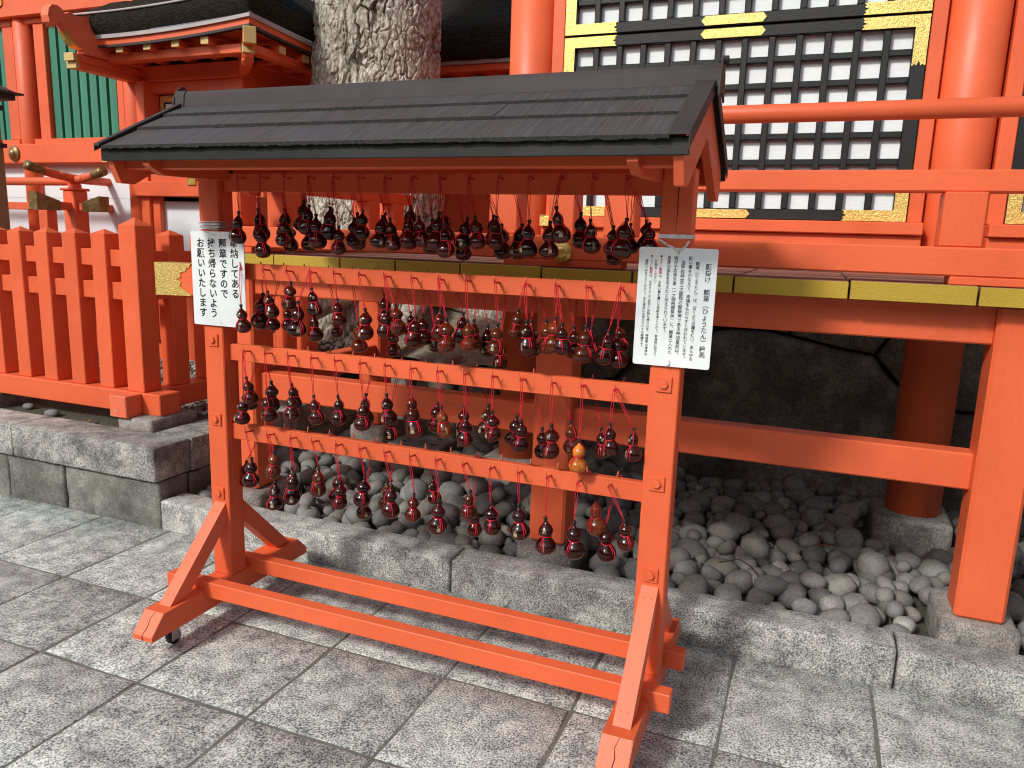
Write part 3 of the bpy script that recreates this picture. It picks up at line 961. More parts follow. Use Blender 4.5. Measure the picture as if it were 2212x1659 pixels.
# deck boards, their front ends painted ochre
jd = [-.655, -.229, .155, .455, .786, 1.168, 1.562, 1.963, 2.375, 2.792, 3.205, 3.61, 4.02, 4.45]
for i in range(len(jd) - 1):
    dz = random.uniform(-.003, .003)
    g_ = random.uniform(.0025, .0055)
    d = part("deck_board", bx(jd[i] + g_, jd[i + 1] - g_, .726 + random.uniform(-.003, .003), 2.02, 1.430, 1.496 + dz, .004), M_deck, hall)
    part("painted_end", bx(jd[i] + g_ - .0005, jd[i + 1] - g_ + .0005, .7185 + random.uniform(-.002, .002), .7255, 1.4295, 1.495 + dz, .003), M_yellow, d)
# railing
part("railing_sill", bx(-.66, 4.6, .762, .888, 1.527, 1.630, .006).box(.975, 1.50, .7625, .8875, 1.4975, 1.5268, .003).box(2.70, 3.20, .7625, .8875, 1.4975, 1.5268, .003).box(-.66, -.40, .7625, .8875, 1.4975, 1.5268, .003), M_verm_x, hall)
part("middle_rail", bx(-.70, 4.6, .805, .895, 1.823, 1.900, .005), M_verm_x, hall)
part("top_rail", MB().lathe([(.0345, -.78), (.0345, 4.6)], 24, (0, .85, 2.114), 'x'), M_verm_x, hall)
for a, b in ((-.615, -.481), (.892, 1.025), (1.168, 1.283), (1.413, 1.541), (2.655, 2.791), (4.40, 4.535)):
    part("railing_post", bx(a, b, .783, .912, 1.6305, 1.8228, .005), M_verm_z, hall)
for y in (1.15, 1.99, 2.31):
    part("railing_post", bx(-.615, -.481, y, y + .13, 1.6305, 1.8225, .005), M_verm_z, hall)
part("railing_sill", bx(-.612, -.488, .8885, 2.6, 1.4975, 1.630, .006), M_verm_y, hall)
part("middle_rail", bx(-.59, -.50, .8955, 2.6, 1.823, 1.899, .005), M_verm_y, hall)
part("top_rail", MB().lathe([(.0345, .86), (.0345, 2.6)], 24, (-.547, 0, 2.114), 'y'), M_verm_y, hall)
for x in (1.243, 2.993):
    b = MB().lathe([(.0445, 0), (.046, .004), (.043, .010), (.030, .012), (.027, .018), (.024, .022), (.012, .028), (.0, .029)], 32, (0, 0, 0), caps=False)
    me = MB().add([(x + p[0], .762 - p[2], 1.560 + p[1]) for p in b.v], b.f, True)
    part("gilt_boss", me, M_goldpl, hall)
# wall: sills, jambs, panels behind
for a, b in ((.725, 2.722), (3.0, 4.99)):
    part("sill_beam", bx(a, b, 1.905, 2.15, 1.690, 1.752, .005), M_verm_x, hall)
    part("sill_board", bx(a, b, 1.935, 2.12, 1.497, 1.689, .005), M_verm_x, hall)
    part("jamb", bx(a + .002, a + .074, 2.005, 2.14, 1.753, 3.9, .004), M_verm_z, hall)
    part("jamb", bx(b - .068, b - .001, 2.005, 2.14, 1.753, 3.9, .004), M_verm_z, hall)
    part("head_beam", bx(a, b, 1.93, 2.15, 3.745, 3.9, .005), M_verm_x, hall)
part("gilt_plate", bx(.728, .83, 1.900, 1.905, 1.692, 1.750, .001).box(.728, .83, 1.900, 2.0, 1.7515, 1.7545, .001), M_gold, hall)
part("side_wall", bx(.50, .60, 2.2, 6.0, .6, 3.9, .01), M_verm_y, hall)

def shutter(x0, x1, z0, z1, nx, nz, y=2.0, split_top=False):
    fr, rt, rb = .067, .057, .058
    ix0, ix1, iz0, iz1 = x0 + fr, x1 - fr, z0 + rb, z1 - rt
    sh = part("shutter", bx(x0, ix0, y, y + .055, z0, z1, .004).box(ix1, x1, y, y + .055, z0, z1, .004)
              .box(ix0 - .001, ix1 + .001, y + .002, y + .053, iz1, z1 - .001, .004).box(ix0 - .001, ix1 + .001, y + .002, y + .053, z0 + .001, iz0, .004), M_black, hall)
    p = (ix1 - ix0 + .034) / nx
    pz = (iz1 - iz0 + .031) / nz
    vb = bx(-.017, .017, 0, .034, 0, iz1 - iz0, .004).mesh("lattice_bar"); vb.materials.append(M_black)
    hb = bx(0, ix1 - ix0, 0, .030, -.0155, .0155, .004).mesh("lattice_bar"); hb.materials.append(M_black)
    pn = bx(-(p - .034) / 2 - .004, (p - .034) / 2 + .004, 0, .008, -(pz - .031) / 2 - .004, (pz - .031) / 2 + .004, .002).mesh("pane"); pn.materials.append(M_white)
    o0 = org(sh)
    for i in range(1, nx):
        inst("lattice_bar", vb, sh, (ix0 + i * p - .017 + random.uniform(-.002, .002), y + .008, iz0), (0, random.uniform(-.0016, .0016), 0))
    for j in range(1, nz):
        inst("lattice_bar", hb, sh, (ix0, y + .0115, iz0 + j * pz - .0155 + random.uniform(-.0015, .0015)), (0, random.uniform(-.0007, .0007), 0))
    for i in range(nx):
        for j in range(nz):
            inst("pane", pn, sh, (ix0 + (i + .5) * p - .017, y + .046, iz0 + (j + .5) * pz - .0155), (random.uniform(-.006, .006), 0, random.uniform(-.006, .006)))
    yb, yf = y - .004, y + .0005
    def ell(cx, cz, sx, sz):
        """L-shaped gilt corner plate with spade-notched ends; sx, sz point inwards"""
        a, h, w = .300, .055, .060
        v = .235
        P = [(0, 0), (a, 0), (a - .012, .012), (a - .004, .018), (a - .022, .0275), (a - .004, .037), (a - .012, .043), (a, h), (w, h)]
        P += [(w, v), (w - .014, v - .010), (w - .020, v - .002), (w / 2, v - .024), (.020, v - .002), (.014, v - .010), (0, v)]
        part("gilt_corner", MB().prism([(cx + sx * u, cz + sz * t) for u, t in P], 1, yb, yf), M_gold, sh)
    def strip(cx, cz, L, h):
        P = [(-L / 2, 0), (-L / 2 + .012, h * .3), (-L / 2 + .02, h / 2), (-L / 2 + .034, h / 2), (L / 2 - .034, h / 2), (L / 2 - .02, h / 2), (L / 2 - .012, h * .3), (L / 2, 0), (L / 2 - .012, -h * .3), (L / 2 - .02, -h / 2), (-L / 2 + .02, -h / 2), (-L / 2 + .012, -h * .3)]
        part("gilt_strip", MB().prism([(cx + u, cz + t) for u, t in P], 1, yb, yf), M_gold, sh)
    e = .003
    for cx, sx in ((x0 + e, 1), (x1 - e, -1)):
        ell(cx, z0 + e, sx, 1)
        ell(cx, z1 - e, sx, -1)
    strip((x0 + x1) / 2, z0 + .029, .33, .046)
    strip((x0 + x1) / 2, z1 - .029, .33, .046)
    return sh
shutter(.802, 2.650, 1.755, 2.738, 13, 7)
shutter(.802, 2.650, 2.746, 3.74, 13, 7)
shutter(3.074, 4.922, 1.755, 2.738, 13, 7)
shutter(3.074, 4.922, 2.746, 3.74, 13, 7)
part("backing_wall", bx(.70, 5.0, 2.16, 2.20, 1.5, 3.9, 0), M_white, hall)

# ============================================================ CORRIDOR BUILDING (far left)
cor = thing("corridor_building", (-4.5, 2.9, .45), "vermilion corridor building with green slatted windows and white plaster panels, behind the picket fence", "shrine building")
YF = 2.9
for x in (-6.05, -4.80, -3.46):
    part("pillar", ROUND(x, YF + .03, .098 if x > -4 else .092, .45, 4.6), M_verm_z, cor)
part("tie_beam", bx(-7.0, -3.40, YF - .075, YF + .08, 2.172, 2.345, .006), M_verm_x, cor)
part("sill_beam", bx(-7.0, -4.90, YF - .03, YF + .06, 2.3455, 2.392, .004), M_verm_x, cor)
part("sill_beam", bx(-4.70, -3.57, YF - .03, YF + .06, 2.3455, 2.395, .004), M_verm_x, cor)
part("lintel", bx(-7.0, -4.895, YF - .03, YF + .06, 3.40, 3.455, .004), M_verm_x, cor)
part("lintel", bx(-4.705, -3.57, YF - .03, YF + .06, 3.405, 3.455, .004), M_verm_x, cor)
part("head_beam", bx(-7.0, -3.3, YF - .10, YF + .08, 3.456, 3.86, .006), M_verm_x, cor)
part("wall_panel", bx(-7.0, -3.3, YF + .02, YF + .05, 3.861, 4.6, 0), M_verm_x, cor)
for a, b in ((-4.62, -4.49), (-3.63, -3.555), (-5.03, -4.893)):
    part("window_jamb", bx(a, b, YF - .02, YF + .06, 2.393, 3.402, .004), M_verm_z, cor)
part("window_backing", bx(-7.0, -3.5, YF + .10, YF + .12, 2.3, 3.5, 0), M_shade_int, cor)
sm = MB().prism([(-.047, .02), (-.042, -.016), (0, -.028), (.042, -.016), (.047, .02)], 2, 0, 1.01).mesh("green_slat")
sm.materials.append(M_green)
for k in range(7):
    inst("green_slat", sm, cor, (-4.428 + .1178 * k + random.uniform(-.003, .003), YF + .035, 2.394))
for k in range(9):
    inst("green_slat", sm, cor, (-5.095 - .1178 * k + random.uniform(-.003, .003), YF + .035, 2.394))
for a, b in ((-7.0, -3.50),):
    part("plaster_panel", bx(a, b, YF + .035, YF + .06, 1.45, 2.172, 0), M_plaster, cor)
part("plaster_panel", bx(-3.23, -2.2, YF + .035, YF + .06, 1.3, 1.845, 0), M_plaster, cor)
for a in (1.86,):
    part("panel_seam", bx(-7.0, -3.5, YF + .0335, YF + .0345, a, a + .003, 0), M_greyboard, cor)
part("lower_rail", bx(-7.0, -3.4, YF - .02, YF + .034, 1.38, 1.449, .004), M_verm_x, cor)
for x in (-4.92,):
    b = MB().lathe([(.070, 0), (.073, .006), (.068, .016), (.044, .020), (.036, .034), (.030, .040), (.012, .046), (.0, .047)], 28, caps=False)
    part("gilt_boss", MB().add([(x + p[0], YF - .075 - p[2], 2.258 + p[1]) for p in b.v], b.f, True), M_bronze, cor)
hx = [(.062 * math.cos(math.pi / 6 + i * math.pi / 3) * (1.0 if i % 2 else 1.0), .062 * math.sin(math.pi / 6 + i * math.pi / 3)) for i in range(6)]
part("gilt_boss", MB().prism([(-4.928 + u, 3.595 + w) for u, w in hx], 1, YF - .112, YF - .1).lathe([(.025, -.0), (.02, .015), (0, .02)], 16, (-4.928, YF - .13, 3.595), 'y', caps=False), M_goldpl, cor)
part("gilt_plate", MB().prism([(-3.80, 2.174), (-3.60, 2.174), (-3.62, 2.205), (-3.60, 2.23), (-3.66, 2.25), (-3.70, 2.29), (-3.76, 2.25)], 1, YF - .079, YF - .074), M_gold, cor)
part("window_post", bx(-3.385, -3.29, YF - .05, YF + .06, .6, 2.85, .004), M_verm_z, cor)
part("tie_beam", bx(-3.42, -2.0, YF - .10, YF + .02, 1.88, 2.008, .006), M_verm_x, cor)
part("upper_rail", bx(-3.25, -2.2, YF - .06, YF + .02, 2.0085, 2.07, .004), M_verm_x, cor)
part("gilt_cap", bx(-2.79, -2.70, YF - .112, YF - .1005, 1.975, 2.04, .003).box(-2.79, -2.70, YF - .13, YF - .1005, 2.0415, 2.07, .003), M_goldpl, cor)
part("panel_post", bx(-3.29, -3.20, YF - .02, YF + .03, .6, 1.879, .004), M_verm_z, cor)
part("base_wall", bx(-7.0, -2.0, YF + .0, YF + .03, .4, 1.30, 0), M_verm_x, cor)
# its veranda rail: two runs crossing at a corner post, the ends swept up in gilt
def swept(axis, far, corner, tip, z, tipz, r):
    """round rail that runs level to the corner, then sweeps upwards to its gilt end"""
    pts, n = [], 12
    pts.append(far)
    for k in range(n + 1):
        t = k / n
        pts.append(tuple(corner[i] + (tip[i] - corner[i]) * t if i != 2 else z + (tipz - z) * t ** 1.8 for i in range(3)))
    return pts
CX, CY = -3.86, 2.58
pts = swept(0, (-7.0, CY, 1.985), (CX - .12, CY, 1.985), (CX + .36, CY, 1.985), 1.985, 2.075, .035)
tr = part("top_rail", MB().tube(pts[:8], .036, 20), M_verm_x, cor)
tr2 = part("top_rail_end", MB().tube(pts[7:11], .036, 20), M_verm_x, cor)
part("gilt_end", MB().tube(pts[10:], [.0385, .039, .0395, .040][:len(pts[10:])], 20), M_bronze, cor)
pts = swept(1, (CX, 3.3, 2.005), (CX, CY + .12, 2.005), (CX, CY - .43, 2.005), 2.005, 2.085, .035)
part("top_rail", MB().tube(pts[:8], .036, 20), M_verm_y, cor)
part("top_rail_end", MB().tube(pts[7:11], .036, 20), M_verm_y, cor)
part("gilt_end", MB().tube(pts[10:], [.0385, .039, .0395, .040][:len(pts[10:])], 20), M_bronze, cor)
part("middle_rail", bx(-7.0, CX + .12, CY - .035, CY + .035, 1.735, 1.80, .004), M_verm_x, cor)
part("middle_rail", bx(CX - .035, CX + .035, CY - .18, 3.3, 1.738, 1.803, .004), M_verm_y, cor)
part("gilt_end", MB().add([(CX + .12, CY - .042, 1.728), (CX + .12, CY + .042, 1.728), (CX + .12, CY + .042, 1.807), (CX + .12, CY - .042, 1.807), (CX + .34, CY - .05, 1.728), (CX + .34, CY + .05, 1.728), (CX + .34, CY + .05, 1.86), (CX + .34, CY - .05, 1.86)], [(0, 1, 2, 3), (4, 5, 6, 7), (0, 1, 5, 4), (1, 2, 6, 5), (2, 3, 7, 6), (3, 0, 4, 7)]), M_bronze, cor)
part("gilt_end", MB().add([(CX - .042, CY - .18, 1.728), (CX + .042, CY - .18, 1.728), (CX + .042, CY - .18, 1.81), (CX - .042, CY - .18, 1.81), (CX - .05, CY - .40, 1.728), (CX + .05, CY - .40, 1.728), (CX + .05, CY - .40, 1.875), (CX - .05, CY - .40, 1.875)], [(0, 1, 2, 3), (4, 5, 6, 7), (0, 1, 5, 4), (1, 2, 6, 5), (2, 3, 7, 6), (3, 0, 4, 7)]), M_bronze, cor)
part("railing_post", bx(CX - .07, CX + .07, CY - .07, CY + .07, 1.2, 1.905, .008).box(CX - .085, CX + .085, CY - .085, CY + .085, 1.9055, 1.928, .008).box(CX - .04, CX + .04, CY - .04, CY + .04, 1.9285, 1.965, .004), M_verm_z, cor)
for (x, y) in ((-4.22, CY), (CX + .0, CY + .42), (-5.2, CY)):
    part("railing_strut", bx(x - .055, x + .055, y - .05, y + .05, 1.2, 1.734, .004), M_verm_z, cor)
part("veranda_beam", bx(-7.0, CX + .2, CY - .07, CY + .07, 1.06, 1.199, .005), M_verm_x, cor)
part("veranda_deck", bx(-7.0, CX + .1, CY - .1, 2.88, 1.0, 1.059, .005), M_deck, cor)

# ============================================================ GATE WITH BARK ROOF
gate = thing("bark_roof_gate", (-2.9, 3.0, .5), "small vermilion gate with thick dark bark roof and gilt rafter ends, beside the tree", "gate")
GY = 3.0
for x0_, x1_ in ((-3.372, -3.30), (-2.42, -2.30)):
    part("gate_post", bx(x0_, x1_, GY - .06, GY + .10, .5, 2.852, .005), M_verm_z, gate)
part("gate_lintel", bx(-3.43, -2.30, GY - .09, GY + .10, 2.853, 2.98, .006), M_verm_x, gate)
part("gate_rail", bx(-3.30, -2.42, GY - .05, GY + .08, 2.765, 2.852, .004), M_verm_x, gate)
gd = part("gate_door", bx(-3.30, -2.42, GY + .03, GY + .06, .6, 2.764, .0), M_black, gate)
part("gilt_plate", MB().prism([(-3.285, 2.50), (-3.245, 2.50), (-3.245, 2.70), (-3.06, 2.70), (-3.075, 2.72), (-3.05, 2.735), (-3.075, 2.755), (-3.285, 2.755)], 1, GY + .024, GY + .029), M_gold, gd)
for i in range(4):
    for j in range(3):
        part("pane", bx(-3.225 + .12 * i, -3.145 + .12 * i, GY + .0245, GY + .0295, 2.60 - .16 * j, 2.685 - .16 * j, .001), M_white, gd)
part("side_wall", bx(-2.40, -2.32, GY + .11, 4.6, .5, 3.0, .0), M_verm_y, gate)
part("side_beam", bx(-2.44, -2.28, GY + .11, 4.6, 2.98, 3.10, .005), M_verm_y, gate)
# cantilever beams at the left, two courses with gilt ends
for k, (z0, z1, y0) in enumerate(((2.838, 2.888, 2.262), (2.889, 2.945, 2.235))):
    b = part("cantilever_beam", bx(-3.455 + .01 * k, -3.355 + .01 * k, y0 + .012, GY + .1, z0, z1, .003), M_verm_y, gate)
    part("gilt_end", bx(-3.457 + .01 * k, -3.353 + .01 * k, y0, y0 + .0115, z0 - .002, z1 + .002, .001).box(-3.3535 + .01 * k, -3.3515 + .01 * k, y0, y0 + .03, z0 - .001, z1 + .001, 0), M_goldpaint, b)
# curved barge board at the left end
prof = [(2.075, 3.125), (2.04, 3.155), (2.03, 3.20), (2.04, 3.25), (2.07, 3.285), (2.115, 3.29), (2.15, 3.275), (2.175, 3.245), (2.22, 3.27), (2.27, 3.255), (2.36, 3.27), (2.6, 3.36), (3.0, 3.56), (3.0, 2.96), (2.32, 2.950), (2.325, 2.985), (2.30, 3.0), (2.29, 3.02), (2.245, 3.035), (2.21, 3.07), (2.175, 3.12), (2.15, 3.165), (2.12, 3.18), (2.09, 3.145)]
prof = [(y, z - .035 if z > 3.0 else z) for y, z in prof]
bb = part("barge_board", MB().prism(prof, 0, -3.405, -3.325), M_verm_pale, gate)
und = [(2.09, 3.1435), (2.12, 3.1785), (2.15, 3.1635), (2.175, 3.1185), (2.21, 3.0685), (2.245, 3.0335), (2.29, 3.0185), (2.30, 2.9985), (2.325, 2.9835)]
und = [(y, z - .035 if z > 3.0 else z) for y, z in und][3:]
V, F = [], []
for (y, z) in und:
    V += [(-3.408, y - .005, z - .002), (-3.322, y - .005, z - .002), (-3.322, y + .002, z + .004), (-3.408, y + .002, z + .004)]
for i in range(len(und) - 1):
    a = 4 * i
    F += [(a, a + 1, a + 5, a + 4), (a + 1, a + 2, a + 6, a + 5), (a + 3, a, a + 4, a + 7)]
part("gilt_trim", MB().add(V, F), M_goldpl, bb)
# layered eaves (front along x, right side along y); the eave line sweeps up to the corner
EX0, EX1, EY0, EY1 = -3.52, -1.745, 2.40, 5.2
def ez(t): return .075 * t ** 2.2 + .012 * (1 - t) ** 3
def eave_strip(name, inset, z0, z1, w, mat):
    n = 16
    V, F = [], []
    line = []
    for k in range(n + 1):
        t = k / n
        line.append((EX0 + (EX1 - inset - EX0) * t, EY0 + inset, ez(t)))
    for k in range(1, n + 1):
        t = k / n
        line.append((EX1 - inset, EY0 + inset + (EY1 - EY0 - inset) * t, ez(1 - t) if t < .6 else ez(.4)))
    for i, (x, y, dz) in enumerate(line):
        ix, iy = (0, w) if i < n else ((-w, w) if i == n else (-w, 0))
        V += [(x, y, z0 + dz), (x, y, z1 + dz), (x + ix, y + iy, z1 + dz + .02), (x + ix, y + iy, z0 + dz + .02)]
    m = len(line)
    for i in range(m - 1):
        a = 4 * i
        F += [(a, a + 4, a + 5, a + 1), (a + 1, a + 5, a + 6, a + 2), (a + 2, a + 6, a + 7, a + 3), (a + 3, a + 7, a + 4, a)]
    F += [(0, 1, 2, 3), (4 * m - 1, 4 * m - 2, 4 * m - 3, 4 * m - 4)]
    return part(name, MB().add(V, F), mat, gate)
eave_strip("eave_board", .035, 3.080, 3.112, .25, M_greyboard)
eave_strip("eave_fascia", .055, 3.035, 3.0795, .25, M_verm_x)
eave_strip("eave_batten", .050, 3.016, 3.0345, .10, M_darkwood)
# thatch: thick edge and slope up to a ridge
n = 40
line = []
for k in range(n + 1):
    t = k / n
    line.append((EX0 - .03 + (EX1 - EX0 + .03) * t, EY0, ez(t)))
for k in range(1, n + 1):
    t = k / n
    line.append((EX1, EY0 + (EY1 - EY0) * t, ez(1 - t) if t < .6 else ez(.4)))
V, F = [], []
prf = [(0.03, 3.113), (0.0, 3.150), (-.015, 3.20), (-.01, 3.245), (.0, 3.262), (.10, 3.31), (.35, 3.44), (.8, 3.72), (1.3, 4.05)]
for i, (x, y, dz) in enumerate(line):
    for (o, z) in prf:
        px, py = (x, y + o) if i < n else ((x - o, y + o) if i == n else (x - o, y))
        q = .012 * noise.noise(Vector((px * 14, py * 14, z * 14))) + .008 * noise.noise(Vector((px * 40, py * 40, z * 40)))
        q *= (0 if z < 3.12 else .5 if z < 3.16 else 1)
        V.append((px + q, py + q, z + dz * (1 - .5 * min(1, max(0, o))) + q))
m = len(prf)
for i in range(len(line) - 1):
    for j in range(m - 1):
        F.append((i * m + j, (i + 1) * m + j, (i + 1) * m + j + 1, i * m + j + 1))
F.append(tuple(range(m)))
part("thatch", MB().add(V, F, True), M_thatch, gate)
tl = [(x, y - .012, 3.262 + dz) for x, y, dz in line[:n + 1]]
part("copper_edge", MB().tube(tl, .009, 6), M_greyboard, gate)
# soffit and purlins
part("soffit", bx(EX0 + .02, EX1 - .15, EY0 + .14, EY1, 3.09, 3.11, 0), M_verm_x, gate)
part("purlin", bx(-3.42, -1.93, 2.56, 2.66, 2.94, 3.008, .005), M_verm_x, gate)
part("purlin", bx(-1.98, -1.88, 2.56, 4.9, 2.945, 3.008, .005), M_verm_y, gate)
for k in range(4):
    x = -3.125 + .292 * k
    r = part("rafter", bx(x - .035, x + .035, 2.49, 3.0, 2.99 + .004 * k, 3.035 + .006 * k, .003), M_verm_y, gate)
    part("gilt_end", bx(x - .037, x + .037, 2.478, 2.4895, 2.987 + .004 * k, 3.036 + .006 * k, .001), M_goldpaint, r)
for k in range(4):
    y = 2.86 + .30 * k
    r = part("rafter", bx(-2.3, -1.832, y - .035, y + .035, 2.99, 3.04, .003), M_verm_x, gate)
    part("gilt_end", bx(-1.8315, -1.82, y - .037, y + .037, 2.988, 3.042, .001), M_goldpaint, r)
hr = part("hip_rafter", MB().bar((-1.80, 2.455, 3.03), (-2.36, 3.02, 3.10), .085, .11, .005), M_verm_y, gate)
part("gilt_end", MB().bar((-1.785, 2.44, 3.028), (-1.803, 2.458, 3.030), .093, .118, .004), M_goldpaint, hr)
hn = part("hip_bracket", MB().bar((-1.93, 2.585, 2.93), (-2.36, 3.02, 2.93), .085, .11, .01).bar((-1.90, 2.555, 2.955), (-2.0, 2.655, 2.90), .084, .10, .02), M_verm_y, gate)
part("gilt_band", MB().bar((-1.893, 2.548, 2.965), (-1.930, 2.585, 2.948), .088, .07, .003), M_goldpaint, hn)
part("eave_shade_sheet", bx(-3.46, -2.05, 2.98, 3.0, 2.985, 3.09, 0), M_shade_int, gate)  # dark sheet added over a sky gap, coloured as eave shade

# ============================================================ DARK HALL FAR BEHIND THE TREE
dh = thing("far_hall", (-.4, 5.2, .6), "dim far hall under heavy dark bark roof, right behind the tree", "shrine building")
part("wall", bx(-1.8, .45, 5.3, 5.4, .6, 3.3, 0), M_verm_x, dh)
part("beam", bx(-1.8, .45, 5.1, 5.25, 3.02, 3.12, .004), M_verm_x, dh)
part("eave_fascia", bx(-1.9, .47, 4.55, 5.2, 3.165, 3.225, .004), M_verm_x, dh)
part("eave_board", bx(-1.9, .47, 4.52, 5.2, 3.226, 3.262, .004), M_greyboard, dh)
for k in range(6):
    x = -1.6 + .33 * k
    r = part("rafter", bx(x - .05, x + .05, 4.68, 5.3, 3.07, 3.15, .004), M_verm_y, dh)
    part("gilt_end", bx(x - .052, x + .052, 4.665, 4.679, 3.068, 3.152, .001), M_bronze, r)
V, F = [], []
prf = [(4.50, 3.263), (4.46, 3.30), (4.44, 3.40), (4.45, 3.52), (4.50, 3.57), (4.9, 3.82), (5.6, 4.35), (5.6, 3.263)]
xs_ = [-1.95 + .06 * k for k in range(41)]
for x in xs_:
    for (y, z) in prf:
        q = .02 * noise.noise(Vector((x * 9, y * 9, z * 9))) + .012 * noise.noise(Vector((x * 30, y * 30, z * 30)))
        V.append((x, y + q, z + q))
m = len(prf)
for i in range(len(xs_) - 1):
    for j in range(m):
        F.append((i * m + j, (i + 1) * m + j, (i + 1) * m + (j + 1) % m, i * m + (j + 1) % m))
F += [tuple(range(m)), tuple((len(xs_) - 1) * m + k for k in range(m - 1, -1, -1))]
part("thatch", MB().add(V, F, True), M_thatch, dh)

# ============================================================ TREE
tree = thing("camphor_tree", (-1.25, 3.5, .8), "thick old tree trunk with deeply cracked pale bark, between the gate and the hall", "tree")
def dens(parts):
    out = []
    for a, b, n in parts:
        out += [a + (b - a) * t / n for t in range(n)]
    return out
angs = dens(((-3.05, .35, 430), (.35, 2 * math.pi - 3.05, 60)))      # finer where the bark is seen
zs = dens(((.55, 1.55, 40), (1.55, 2.05, 105), (2.05, 2.55, 25), (2.55, 3.75, 255), (3.75, 4.65, 30))) + [4.65]
nu, nv = len(angs), len(zs)
V, F = [], []
VOR = noise.voronoi
for z in zs:
    core = .525 + .035 * min(3, max(0, 3.1 - z)) + .10 * math.exp(-(z - .6) / .45) * 1.0
    cx = -1.345 - 1.0 * 0 + .02 * math.sin(z * 1.3) + .035 * (z - 2.5)
    for a in angs:
        ca, sa = math.cos(a), math.sin(a)
        p = Vector((ca * .56, sa * .56, z))
        w = Vector((noise.noise(p * 6), noise.noise(p * 6 + Vector((9, 3, 1))), noise.noise(p * 6 + Vector((2, 8, 5)))))
        w2 = Vector((noise.noise(p * 24), noise.noise(p * 24 + Vector((9, 3, 1))), noise.noise(p * 24 + Vector((2, 8, 5)))))
        q1 = (p + w * .05 + w2 * .012) * 7.5; q1.z *= .30
        d, pts = VOR(q1)
        e1 = d[1] - d[0]
        q2 = (p + w * .02 + w2 * .014) * 16; q2.z *= .5
        d2, pts2 = VOR(q2)
        e2 = d2[1] - d2[0]
        m1 = max(.10, min(1, .30 + 2.0 * noise.noise(p * 3.3 + Vector((5, 1, 0)))))
        m2 = max(.15, min(1, .6 + 1.3 * noise.noise(p * 5 + Vector((1, 7, 3)))))
        disp = -.080 * m1 * (1 - min(1, max(0, (e1 - .02) / .085))) - .020 * m2 * math.exp(-(e2 / .10) ** 2)
        disp += .004 * noise.noise(pts[0] * 3.1) + .008 * noise.noise(pts2[0] * 2.7) + .002 * w2.x
        lump = .03 * math.sin(a * 2 + .5 + z * .5) + .02 * math.sin(a * 3 - z) + .012 * w.x + .06 * math.exp(-(z - .6) / .45) * math.sin(a * 5 + .7)
        r = core + lump + disp
        V.append((cx + r * ca + 1.25, r * sa, z - .8))
for jz in range(nv - 1):
    for iu in range(nu):
        i2 = (iu + 1) % nu
        F.append((jz * nu + iu, jz * nu + i2, (jz + 1) * nu + i2, (jz + 1) * nu + iu))
me = bpy.data.meshes.new("trunk")
me.from_pydata(V, [], F)
me.polygons.foreach_set("use_smooth", [True] * len(F))
me.materials.append(M_bark)
link("trunk", me, tree)
for k, (a, L, r0) in enumerate(((-.3, 1.0, .15), (-.95, .8, .13), (-1.7, .85, .15), (-2.5, .8, .14), (.2, .9, .12))):
    pts, rs = [], []
    for t in range(15):
        u = t / 14
        d = .45 + L * u
        aa = a + .25 * math.sin(u * 3 + k)
        zt = 1.45 - .62 * u ** .55
        pts.append((-1.25 + d * math.cos(aa), 3.5 + d * math.sin(aa), zt + .02 * noise.noise(Vector((u * 5, k, 0)))))
        rs.append(r0 * (1 - .62 * u) * (1 + .12 * noise.noise(Vector((u * 8, k * 3, 1)))))
    part("root", MB().tube(pts, rs, 18), M_bark, tree)
# limbs and crown, above the picture
for k, (dx, dy, dz) in enumerate(((-1.7, -.1, 2.3), (.9, .9, 2.6), (-.3, 1.5, 2.9))):
    part("limb", MB().tube([(-1.2, 3.5, 4.3), (-1.2 + dx * .4, 3.5 + dy * .4, 4.5 + dz * .45), (-1.2 + dx, 3.5 + dy, 4.5 + dz)], [.42, .26, .12], 14), M_bark, tree)
M_leafg = simple("camphor_leaf", (0.05, 0.10, 0.025), 0.5, noise_s=3)
cw = MB()
for k in range(5200):
    th, ph = random.uniform(0, 6.283), math.acos(random.uniform(-1, 1))
    rr2 = random.uniform(.45, 1) ** .5
    lump = 1 + .35 * noise.noise(Vector((math.cos(th) * 2, math.sin(th) * 2, math.cos(ph) * 2)))
    p = Vector((-1.6 + 2.0 * rr2 * lump * math.sin(ph) * math.cos(th), 5.0 + 1.9 * rr2 * lump * math.sin(ph) * math.sin(th), 8.0 + 1.5 * rr2 * lump * math.cos(ph)))
    q = Quaternion((random.gauss(0, 1), random.gauss(0, 1), random.gauss(0, 1), random.gauss(0, 1))).normalized()
    s_ = random.uniform(.07, .13)
    cw.add([p + q @ Vector(v) * s_ for v in ((-1, 0, 0), (0, -.45, .1), (1, 0, 0), (0, .45, .1))], [(0, 1, 2, 3)])
part("limb", MB().tube([(-1.25, 3.5, 4.4), (-1.5, 2.9, 5.2), (-1.8, 1.9, 5.9), (-2.1, 1.2, 6.3)], [.26, .2, .13, .06], 12), M_bark, tree)  # added branch, out of view, placed to shade the far hall
for k in range(3000):  # leaves added on that branch to cast the shade
    p = Vector((-1.45 + random.gauss(0, .55), 1.75 + random.gauss(0, .36), 5.95 + random.gauss(0, .30)))
    q = Quaternion((random.gauss(0, 1), random.gauss(0, 1), random.gauss(0, 1), random.gauss(0, 1))).normalized()
    s_ = random.uniform(.05, .09)
    cw.add([p + q @ Vector(v) * s_ for v in ((-1, 0, 0), (0, -.45, .1), (1, 0, 0), (0, .45, .1))], [(0, 1, 2, 3)])
part("crown_and_shade_leaves", cw, M_leafg, tree, None, 'stuff')

